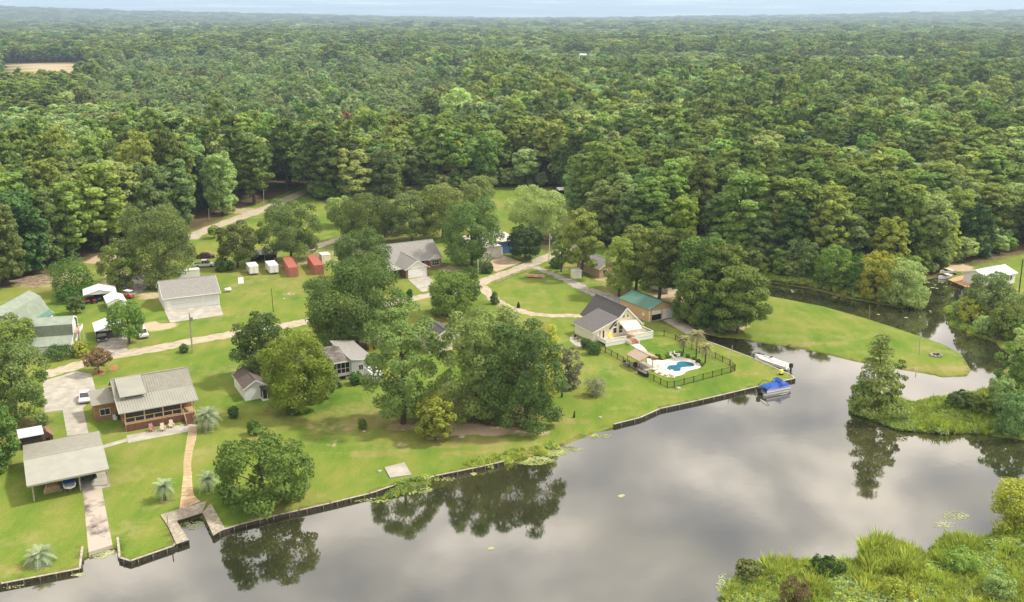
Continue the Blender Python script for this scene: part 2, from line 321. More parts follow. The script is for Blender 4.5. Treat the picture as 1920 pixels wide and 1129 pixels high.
for a in [((283, 553), 32, 8, 0, .8), ((300, 612), 36, 9, 0, .9), ((330, 585), 20, 12, 0, .3), ((890, 806), 110, 13, 0, 1.0), ((760, 800), 50, 8, 0, .6), ((1000, 812), 40, 7, 0, .7), ((815, 822), 34, 5, 0, .75), ((752, 833), 16, 4, 0, .8), ((625, 833), 10, 10, 0, .55), ((700, 790), 60, 22, 2, .9), ((930, 770), 120, 40, 1, .8), ((765, 795), 60, 20, 1, .5),
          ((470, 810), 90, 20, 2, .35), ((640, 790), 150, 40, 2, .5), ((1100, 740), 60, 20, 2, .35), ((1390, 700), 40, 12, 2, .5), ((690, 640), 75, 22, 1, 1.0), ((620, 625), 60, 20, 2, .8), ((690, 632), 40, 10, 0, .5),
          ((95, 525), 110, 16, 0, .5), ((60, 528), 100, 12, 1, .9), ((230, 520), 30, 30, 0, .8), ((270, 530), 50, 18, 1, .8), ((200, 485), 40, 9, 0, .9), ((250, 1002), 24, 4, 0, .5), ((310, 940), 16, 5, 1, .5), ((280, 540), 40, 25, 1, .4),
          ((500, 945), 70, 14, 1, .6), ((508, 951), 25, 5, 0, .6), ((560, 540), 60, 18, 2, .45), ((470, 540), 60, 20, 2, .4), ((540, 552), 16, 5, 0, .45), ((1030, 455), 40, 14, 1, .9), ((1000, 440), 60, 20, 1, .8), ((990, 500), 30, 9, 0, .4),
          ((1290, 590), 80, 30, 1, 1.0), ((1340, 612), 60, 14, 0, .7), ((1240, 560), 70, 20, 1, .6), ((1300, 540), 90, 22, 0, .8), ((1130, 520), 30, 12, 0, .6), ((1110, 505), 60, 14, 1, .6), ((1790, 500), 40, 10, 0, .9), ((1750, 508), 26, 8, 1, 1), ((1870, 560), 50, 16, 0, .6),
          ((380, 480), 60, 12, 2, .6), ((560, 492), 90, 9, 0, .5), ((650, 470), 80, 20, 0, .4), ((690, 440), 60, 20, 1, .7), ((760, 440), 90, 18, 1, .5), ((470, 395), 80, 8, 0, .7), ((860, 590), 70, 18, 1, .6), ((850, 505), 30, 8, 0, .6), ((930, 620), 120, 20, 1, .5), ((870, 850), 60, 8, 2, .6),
          ((540, 770), 60, 14, 1, .5), ((500, 700), 40, 12, 1, .5), ((30, 800), 90, 30, 1, .7), ((100, 880), 60, 20, 3, .6), ((200, 800), 40, 14, 3, .5), ((600, 560), 60, 20, 3, .4), ((480, 745), 60, 12, 3, .6), ((1180, 640), 90, 20, 3, .6), ((1260, 660), 60, 16, 3, .7), ((430, 940), 50, 20, 3, .6),  # dark green at boathouse, log wing and dock tree paints the shadows lying there
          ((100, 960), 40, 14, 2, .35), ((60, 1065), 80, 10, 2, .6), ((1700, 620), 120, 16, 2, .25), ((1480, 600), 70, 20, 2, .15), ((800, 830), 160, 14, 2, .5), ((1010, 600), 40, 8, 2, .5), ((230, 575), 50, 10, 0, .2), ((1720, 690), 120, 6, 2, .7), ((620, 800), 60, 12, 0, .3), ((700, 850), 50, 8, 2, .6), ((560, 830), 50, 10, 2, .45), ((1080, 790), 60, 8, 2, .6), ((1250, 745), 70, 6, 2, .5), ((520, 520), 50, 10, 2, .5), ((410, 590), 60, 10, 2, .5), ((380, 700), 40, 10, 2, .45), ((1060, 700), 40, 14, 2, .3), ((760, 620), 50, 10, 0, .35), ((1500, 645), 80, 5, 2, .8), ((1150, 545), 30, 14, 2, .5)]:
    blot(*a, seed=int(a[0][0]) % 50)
m_ = inpoly(P, FIELD); col[m_, 0] = .75; col[m_, 1] = 0; col[m_, 2] = 1
ny, nx = X.shape; idx = np.arange(nx * ny).reshape(ny, nx)
quads = np.stack([idx[:-1, :-1], idx[:-1, 1:], idx[1:, 1:], idx[1:, :-1]], -1).reshape(-1, 4)
def npmesh(name, V, F, mats, tint=None, colr=None, smooth=False, midx=None):
    me = bpy.data.meshes.new(name); F = np.asarray(F); k = F.shape[1]
    me.vertices.add(len(V)); me.vertices.foreach_set('co', np.asarray(V, np.float32).ravel())
    me.loops.add(F.size); me.loops.foreach_set('vertex_index', F.ravel().astype(np.int32))
    me.polygons.add(len(F)); me.polygons.foreach_set('loop_start', np.arange(0, F.size, k, dtype=np.int32))
    if midx is not None: me.polygons.foreach_set('material_index', np.asarray(midx, np.int32))
    if smooth: me.polygons.foreach_set('use_smooth', np.ones(len(F), bool))
    if tint is not None:
        a = me.attributes.new('tint', 'FLOAT', 'POINT'); a.data.foreach_set('value', np.asarray(tint, np.float32))
    if colr is not None:
        a = me.attributes.new('cover', 'FLOAT_COLOR', 'POINT'); a.data.foreach_set('color', np.asarray(colr, np.float32).ravel())
    for m in mats: me.materials.append(m)
    me.update(calc_edges=True); me.validate(); return me
def ground_material():
    m = bpy.data.materials.new('lawn_and_earth'); m.use_nodes = True; t = m.node_tree; L = t.links; p = t.nodes['Principled BSDF']; p.inputs['Roughness'].default_value = .95; p.inputs['Specular IOR Level'].default_value = .1
    at = t.nodes.new('ShaderNodeAttribute'); at.attribute_name = 'cover'; geo = t.nodes.new('ShaderNodeNewGeometry'); sp = t.nodes.new('ShaderNodeSeparateColor'); L.new(at.outputs['Color'], sp.inputs[0])
    def noise(s, d=5, st=None, r=.6):
        n = t.nodes.new('ShaderNodeTexNoise'); n.inputs['Scale'].default_value = s; n.inputs['Detail'].default_value = d; n.inputs['Roughness'].default_value = r
        if st:
            mp = t.nodes.new('ShaderNodeMapping'); mp.inputs['Scale'].default_value = st; mp.inputs['Rotation'].default_value = (0, 0, R(-28)); L.new(geo.outputs['Position'], mp.inputs[0]); L.new(mp.outputs[0], n.inputs['Vector'])
        else: L.new(geo.outputs['Position'], n.inputs['Vector'])
        return n.outputs[0]
    def ramp(f, stops):
        r = t.nodes.new('ShaderNodeValToRGB'); L.new(f, r.inputs[0]); e_ = r.color_ramp.elements
        e_[0].position, e_[0].color = stops[0][0], (*stops[0][1], 1); e_[1].position, e_[1].color = stops[-1][0], (*stops[-1][1], 1)
        for s in stops[1:-1]: q_ = e_.new(s[0]); q_.color = (*s[1], 1)
        return r.outputs[0]
    def mix(f, a, b):
        x = t.nodes.new('ShaderNodeMix'); x.data_type = 'RGBA'
        L.new(f, x.inputs[0]); L.new(a, x.inputs[6]); L.new(b, x.inputs[7]); return x.outputs[2]
    def mth(op, a, b, cl=False):
        n = t.nodes.new('ShaderNodeMath'); n.operation = op; n.use_clamp = cl
        for i, v in enumerate((a, b)):
            if isinstance(v, (int, float)): n.inputs[i].default_value = v
            else: L.new(v, n.inputs[i])
        return n.outputs[0]
    big = noise(.045, 4); mid = noise(.3, 6, (1, .35, 1)); fine = noise(3.5, 5, r=.75)
    g = ramp(mth('ADD', mth('MULTIPLY', big, .55), mth('MULTIPLY', mid, .45)), [(.34, (.085, .165, .020)), (.46, (.142, .212, .028)), (.56, (.200, .232, .042)), (.68, (.27, .24, .085))])
    fv = ramp(fine, [(.3, (.70, .70, .70)), (.7, (1.22, 1.22, 1.22))])
    mm = t.nodes.new('ShaderNodeMix'); mm.data_type = 'RGBA'; mm.blend_type = 'MULTIPLY'; mm.inputs[0].default_value = .75; L.new(g, mm.inputs[6]); L.new(fv, mm.inputs[7]); g = mm.outputs[2]; L.new(mth('MULTIPLY', mth('SUBTRACT', noise(.11, 7, r=.72), .53), 5.0, True), (x9 := t.nodes.new('ShaderNodeMix')).inputs[0]); x9.data_type = 'RGBA'; L.new(g, x9.inputs[6]); x9.inputs[7].default_value = (.30, .27, .10, 1); g = x9.outputs[2]
    dry = ramp(mid, [(.35, (.19, .19, .045)), (.65, (.32, .26, .11))]); bare = ramp(fine, [(.3, (.38, .28, .18)), (.7, (.58, .46, .32))]); floor = ramp(mth('ADD', mth('MULTIPLY', fine, .5), mth('MULTIPLY', mid, .5)), [(.35, (.055, .06, .02)), (.65, (.17, .11, .06))]); lush_and_shade = ramp(fine, [(.3, (.06, .14, .015)), (.7, (.11, .21, .02))])
    br = mth('MULTIPLY', mth('SUBTRACT', noise(.8, 6), .5), 1.5)
    f = lambda o: mth('MULTIPLY', mth('SUBTRACT', mth('ADD', o, br), .28), 1.8, True)
    g = mix(f(sp.outputs[2]), g, dry); g = mix(f(at.outputs['Alpha']), g, lush_and_shade); g = mix(f(sp.outputs[1]), g, floor); g = mix(f(sp.outputs[0]), g, bare)
    L.new(g, p.inputs['Base Color'])
    b = t.nodes.new('ShaderNodeBump'); b.inputs['Strength'].default_value = .5; b.inputs['Distance'].default_value = .12; L.new(fine, b.inputs['Height']); L.new(b.outputs[0], p.inputs['Normal'])
    return m
V = np.column_stack([P, Z])
ground = link('ground', npmesh('ground', V, quads, [ground_material()], colr=col, smooth=False)); tag(ground, kind='structure')

def water_material():
    m = bpy.data.materials.new('pond_water'); m.use_nodes = True; t = m.node_tree; t.nodes.clear(); L = t.links
    geo = t.nodes.new('ShaderNodeNewGeometry'); n = t.nodes.new('ShaderNodeTexNoise'); n.inputs['Scale'].default_value = .5; n.inputs['Detail'].default_value = 3; L.new(geo.outputs['Position'], n.inputs['Vector'])
    n3 = t.nodes.new('ShaderNodeTexNoise'); n3.inputs['Scale'].default_value = .05; n3.inputs['Detail'].default_value = 2; L.new(geo.outputs['Position'], n3.inputs['Vector'])
    b = t.nodes.new('ShaderNodeBump'); b.inputs['Strength'].default_value = .05; b.inputs['Distance'].default_value = .06; L.new(n.outputs[0], b.inputs['Height'])
    r = t.nodes.new('ShaderNodeValToRGB'); L.new(n3.outputs[0], r.inputs[0]); r.color_ramp.elements[0].position = .4; r.color_ramp.elements[0].color = (.022, .024, .012, 1); r.color_ramp.elements[1].position = .65; r.color_ramp.elements[1].color = (.050, .048, .020, 1)
    d = t.nodes.new('ShaderNodeBsdfDiffuse'); L.new(r.outputs[0], d.inputs[0]); g = t.nodes.new('ShaderNodeBsdfGlossy'); g.inputs['Roughness'].default_value = .045; L.new(b.outputs[0], g.inputs['Normal']); g.inputs['Color'].default_value = (1, .985, .965, 1)
    fr = t.nodes.new('ShaderNodeFresnel'); fr.inputs['IOR'].default_value = 1.95; L.new(b.outputs[0], fr.inputs['Normal'])
    x = t.nodes.new('ShaderNodeMath'); x.operation = 'MULTIPLY_ADD'; L.new(fr.outputs[0], x.inputs[0]); x.inputs[1].default_value = .98; x.inputs[2].default_value = .15; x.use_clamp = True
    ms = t.nodes.new('ShaderNodeMixShader'); L.new(x.outputs[0], ms.inputs[0]); L.new(d.outputs[0], ms.inputs[1]); L.new(g.outputs[0], ms.inputs[2])
    o = t.nodes.new('ShaderNodeOutputMaterial'); L.new(ms.outputs[0], o.inputs[0]); return m
WZ = -.5
MB().poly([(-160, 40, WZ), (230, 40, WZ), (230, 300, WZ), (-160, 300, WZ)]).build('water', water_material(), kind='structure')

def sheet(name, px, m, z=.02, kind='structure', jit=.0, world=False, label=None):
    pts = [p if world else gp(*p) for p in px]; out = []
    rr = random.Random(len(px)); n = len(pts)
    for i in range(n):
        a, b = pts[i], pts[(i + 1) % n]; L_ = math.hypot(b[0] - a[0], b[1] - a[1]); k = max(1, int(L_ / 1.0)) if jit else 1
        for j in range(k):
            t = j / k; out.append((a[0] + (b[0] - a[0]) * t + rr.uniform(-jit, jit), a[1] + (b[1] - a[1]) * t + rr.uniform(-jit, jit), z))
    ar = sum(out[i][0] * out[(i + 1) % len(out)][1] - out[(i + 1) % len(out)][0] * out[i][1] for i in range(len(out)))
    if ar < 0: out.reverse()
    mb = MB(); mb.v = [(p[0], p[1], z - .5) for p in out] + out; n = len(out)
    me = bpy.data.meshes.new(name); import mathutils.geometry as mg
    tris = mg.tessellate_polygon([[Vector(p) for p in out]])
    F = [tuple(t) for t in tris]; F = [(f[0] + n, f[1] + n, f[2] + n) for f in F]
    me.from_pydata(mb.v, [], F + [(i, (i + 1) % n, n + (i + 1) % n, n + i) for i in range(n)]); me.materials.append(m); me.update()
    return tag(link(name, me), kind=kind, label=label)
def smooth_line(pts, per=8):
    out = []; P_ = [np.array(p, float) for p in pts]
    for i in range(len(P_) - 1):
        p0 = P_[max(i - 1, 0)]; p1 = P_[i]; p2 = P_[i + 1]; p3 = P_[min(i + 2, len(P_) - 1)]
        for j in range(per):
            t = j / per; out.append(.5 * ((2 * p1) + (p2 - p0) * t + (2 * p0 - 5 * p1 + 4 * p2 - p3) * t * t + (-p0 + 3 * p1 - 3 * p2 + p3) * t ** 3))
    out.append(P_[-1]); return out
def road(name, px, wd, m, z=.02, jit=.38, seed=1):
    c = smooth_line([gp(*p) for p in px]); rr = random.Random(seed); V_ = []; F_ = []
    for i, p in enumerate(c):
        d = c[min(i + 1, len(c) - 1)] - c[max(i - 1, 0)]; d = d / max(np.hypot(*d), 1e-6); nn = np.array([-d[1], d[0]])
        ww = (wd[0] + (wd[1] - wd[0]) * i / (len(c) - 1)) / 2 if isinstance(wd, tuple) else wd / 2
        for s in (-1, 1):
            q_ = p + nn * s * (ww + rr.uniform(-jit, jit)); V_.append((q_[0], q_[1], z))
    n = len(c); V_ += [(v[0], v[1], -.4) for v in V_]
    for i in range(n - 1): F_ += [(2 * i, 2 * i + 1, 2 * i + 3, 2 * i + 2), (2 * i, 2 * i + 2, 2 * n + 2 * i + 2, 2 * n + 2 * i), (2 * i + 1, 2 * n + 2 * i + 1, 2 * n + 2 * i + 3, 2 * i + 3)]
    me = bpy.data.meshes.new(name); me.from_pydata(V_, [], F_); me.materials.append(m); me.update()
    for p in me.polygons: pass
    return tag(link(name, me), kind='structure')
road('dirt_road', [(80, 704), (150, 684), (210, 668), (300, 652), (360, 640), (446, 625), (544, 609), (600, 597), (680, 580), (762, 562), (820, 552), (870, 543), (916, 524), (985, 499), (1055, 470), (1085, 460)], (4.2, 3.8), M_SAND, .02)
road('dirt_road.001', [(355, 449), (372, 437), (430, 415), (510, 386), (572, 358), (640, 330)], 5.0, M_SAND, .021, seed=2)
road('dirt_road.002', [(575, 470), (605, 458), (640, 448), (690, 440)], 3.6, M_SAND, .022, seed=3)
road('driveway_track', [(905, 536), (925, 560), (960, 578), (1008, 590), (1078, 592), (1100, 592)], 2.6, M_SAND, .024, seed=4)
road('driveway_track.001', [(1000, 500), (1041, 516), (1072, 530), (1104, 545), (1135, 555), (1175, 572)], (1.6, 5.5), M_GRAV, .026, seed=5)
sheet('driveway', [(80, 715), (143, 696), (172, 702), (181, 738), (156, 765), (118, 769), (84, 774)], M_CONC, .03)
sheet('driveway.001', [(117, 767.5), (154.5, 762), (166, 812), (126, 818)], M_CONC, .034)
sheet('garage_apron', [(308.5, 583.5), (412, 571), (419, 591.5), (319, 605)], M_CONC, .05)
sheet('gravel_drive', [(178, 652), (205, 622), (237, 622), (239, 660), (205, 668)], M_GRAV, .03, jit=.2)
sheet('driveway.002', [(765, 524), (801, 517.5), (818, 531), (815, 543), (791, 548)], M_CONC, .034)
sheet('shop_apron', [(902, 489), (938, 477), (978, 492), (930, 510)], mat('tan_concrete', (.52, .40, .28), .9, .1, .5), .034)
sheet('dirt_yard', [(210, 545), (222, 520), (250, 505), (285, 520), (270, 545), (240, 557)], M_GRAV, .02, jit=.4)
sheet('boat_ramp', [(155, 918), (190, 911), (211, 1022), (166, 1036)], M_CONCD, .03)
sheet('garage_ramp', [(1243, 601), (1268, 595), (1306, 620), (1288, 627)], M_CONC, .03)
sheet('patio', [(237, 817), (352, 794), (375, 799), (371, 806), (240, 831)], M_CONC, .03)
sheet('garden_path', [(188, 836), (238, 822), (238.5, 828), (190, 842)], M_CONC, .034)

# ------------------------------------------------------------------ foliage
def crown_np(seed, rx, rz, cz, nl, n, size, flat=.85, lr=(.24, .38), up=.35, inner=.12, asp=.65, kind='round'):
    r = np.random.RandomState(seed)
    an = np.arange(nl) * 2.39996 + r.rand(nl) * .9; t = (np.arange(nl) + r.rand(nl)) / nl
    if kind == 'pine': prof = np.where(t < .35, .62 + 1.0 * t, np.sqrt(np.clip(1 - ((t - .35) / .72) ** 2, 0, 1))); rad = .45 + .42 * r.rand(nl)
    elif kind == 'cone': prof = 1.05 - t * .95; rad = .55 + .2 * r.rand(nl)
    else: prof = np.where(t < .42, .80 + .47 * t, np.clip(1 - (np.clip(t - .42, 0, 1) / .66) ** 2.6, 0, 1) ** .5); rad = .56 + .22 * r.rand(nl)
    ph = r.rand(4) * 6.28; wob = 1 + .15 * np.sin(an * 2 + ph[0]) + .11 * np.sin(an * 3 + ph[1] + t * 3) + .08 * np.sin(an * 5 + ph[2] + t * 6); lm_ = (lr[0] + lr[1]) / 2 * rx * flat
    c = np.column_stack([np.cos(an) * prof * rad * rx * wob, np.sin(an) * prof * rad * rx * wob, -rz + min(lm_ * .8, rz * .5) + t * max(.2 * rz, 2 * rz - min(lm_ * .8, rz * .5) - lm_ * .95)])
    ci = r.rand(nl) < .18; c[ci, :2] *= .35; c[:, 2] += r.randn(nl) * rz * .06
    if nl > 24 and inner < .10: kk = ~((np.cos(an - ph[3]) > .82) & (np.abs(t - .25 - .5 * r.rand()) < .13)); c = c[kk]; nl = len(c)
    lrad = r.uniform(lr[0], lr[1], nl) * rx; ltint = r.rand(nl); wgt = lrad ** 2; wgt /= wgt.sum()
    k = r.choice(nl, n, p=wgt); out = c[k] / (np.linalg.norm(c[k], axis=1)[:, None] + 1e-6)
    dd = r.randn(n, 3) * .8 + out * .65 + [0, 0, up]; dd /= np.linalg.norm(dd, axis=1)[:, None]
    q = r.uniform(.66, 1.12, n); ii = r.rand(n) < inner; q[ii] *= r.rand(ii.sum())
    pos = c[k] + dd * (lrad[k] * q)[:, None] * [1, 1, flat] + [0, 0, cz]
    nm = dd + r.randn(n, 3) * .55 + [0, 0, .25]; nm /= np.linalg.norm(nm, axis=1)[:, None]
    t = np.cross(nm, r.randn(n, 3)); t /= np.linalg.norm(t, axis=1)[:, None]; b = np.cross(nm, t); s = (size * r.uniform(.6, 1.35, n))[:, None] * .62
    V_ = np.stack([pos + t * s * 1.15, pos - t * s * .6 + b * s * asp * 1.3, pos - t * s * .6 - b * s * asp * 1.3], 1).reshape(-1, 3)
    tn = np.repeat(np.clip(ltint[k] * .75 + r.rand(n) * .25, 0, 1), 3)
    V_[:, 2] = np.maximum(V_[:, 2], .05)
    return V_, np.arange(3 * n).reshape(-1, 3), tn
def trunk_mb(h, r0, rx, seed, limbs=5, lean=.0):
    rr = random.Random(seed); mb = MB(); top = (lean * h, rr.uniform(-.3, .3), h)
    mb.tube([(0, 0, -.15), (.02 * h, 0, h * .35), (lean * h * .6, .1, h * .7), top], [r0 * 1.25, r0, r0 * .7, r0 * .3], 7)
    for i in range(limbs):
        a = i * 2.4 + rr.random(); z0 = h * rr.uniform(.35, .75); L_ = rx * rr.uniform(.45, .75)
        mb.tube([(lean * z0, 0, z0), (math.cos(a) * L_ * .5, math.sin(a) * L_ * .5, z0 + L_ * .35), (math.cos(a) * L_, math.sin(a) * L_, z0 + L_ * .6)], [r0 * .5, r0 * .33, r0 * .12], 5)
    return mb
SEED = [100]
def yard_tree(bx, by, top, wpx, lm, label, cat='tree', name='broadleaf_tree', cb=.12, dens=27.0, size=.33, kind='round', nl=64, flat=.78, group=None, dx=0, lr=(.17, .32), r0=None, asp=.65, wy=1.0, inner=.12):
    SEED[0] += 1; s_ = SEED[0]; X_, Y_ = gp(bx, by); h = hgt(Y_, top); rx = wpx / 2 / pxm(X_, Y_, h * .5) * (1.05 if wpx > 45 else 1.0)
    # crown nearer faces project a little lower: trim height so the top matches
    lo = h * cb; rz = (h - lo) / 2; cz = lo + rz
    o = empty(name, (X_, Y_, 0), 0, label, cat, group)
    S = 4 * math.pi * ((rx * rx + 2 * rx * rz) / 3); n = int(min(30000, max(1800, S * dens)))
    V_, F_, tn = crown_np(s_, rx, rz, cz, nl, n, size, flat=flat, lr=lr, kind=kind, asp=asp, inner=inner)
    V_[:, 0] += dx * rx
    trunk_mb(h * .82, r0 or max(.12, h * .020), rx, s_, 6 if kind != 'cone' else 0).build('trunk', M_BARK, o)
    link('crown', npmesh('crown', V_, F_, [lm], tint=tn), o); return o

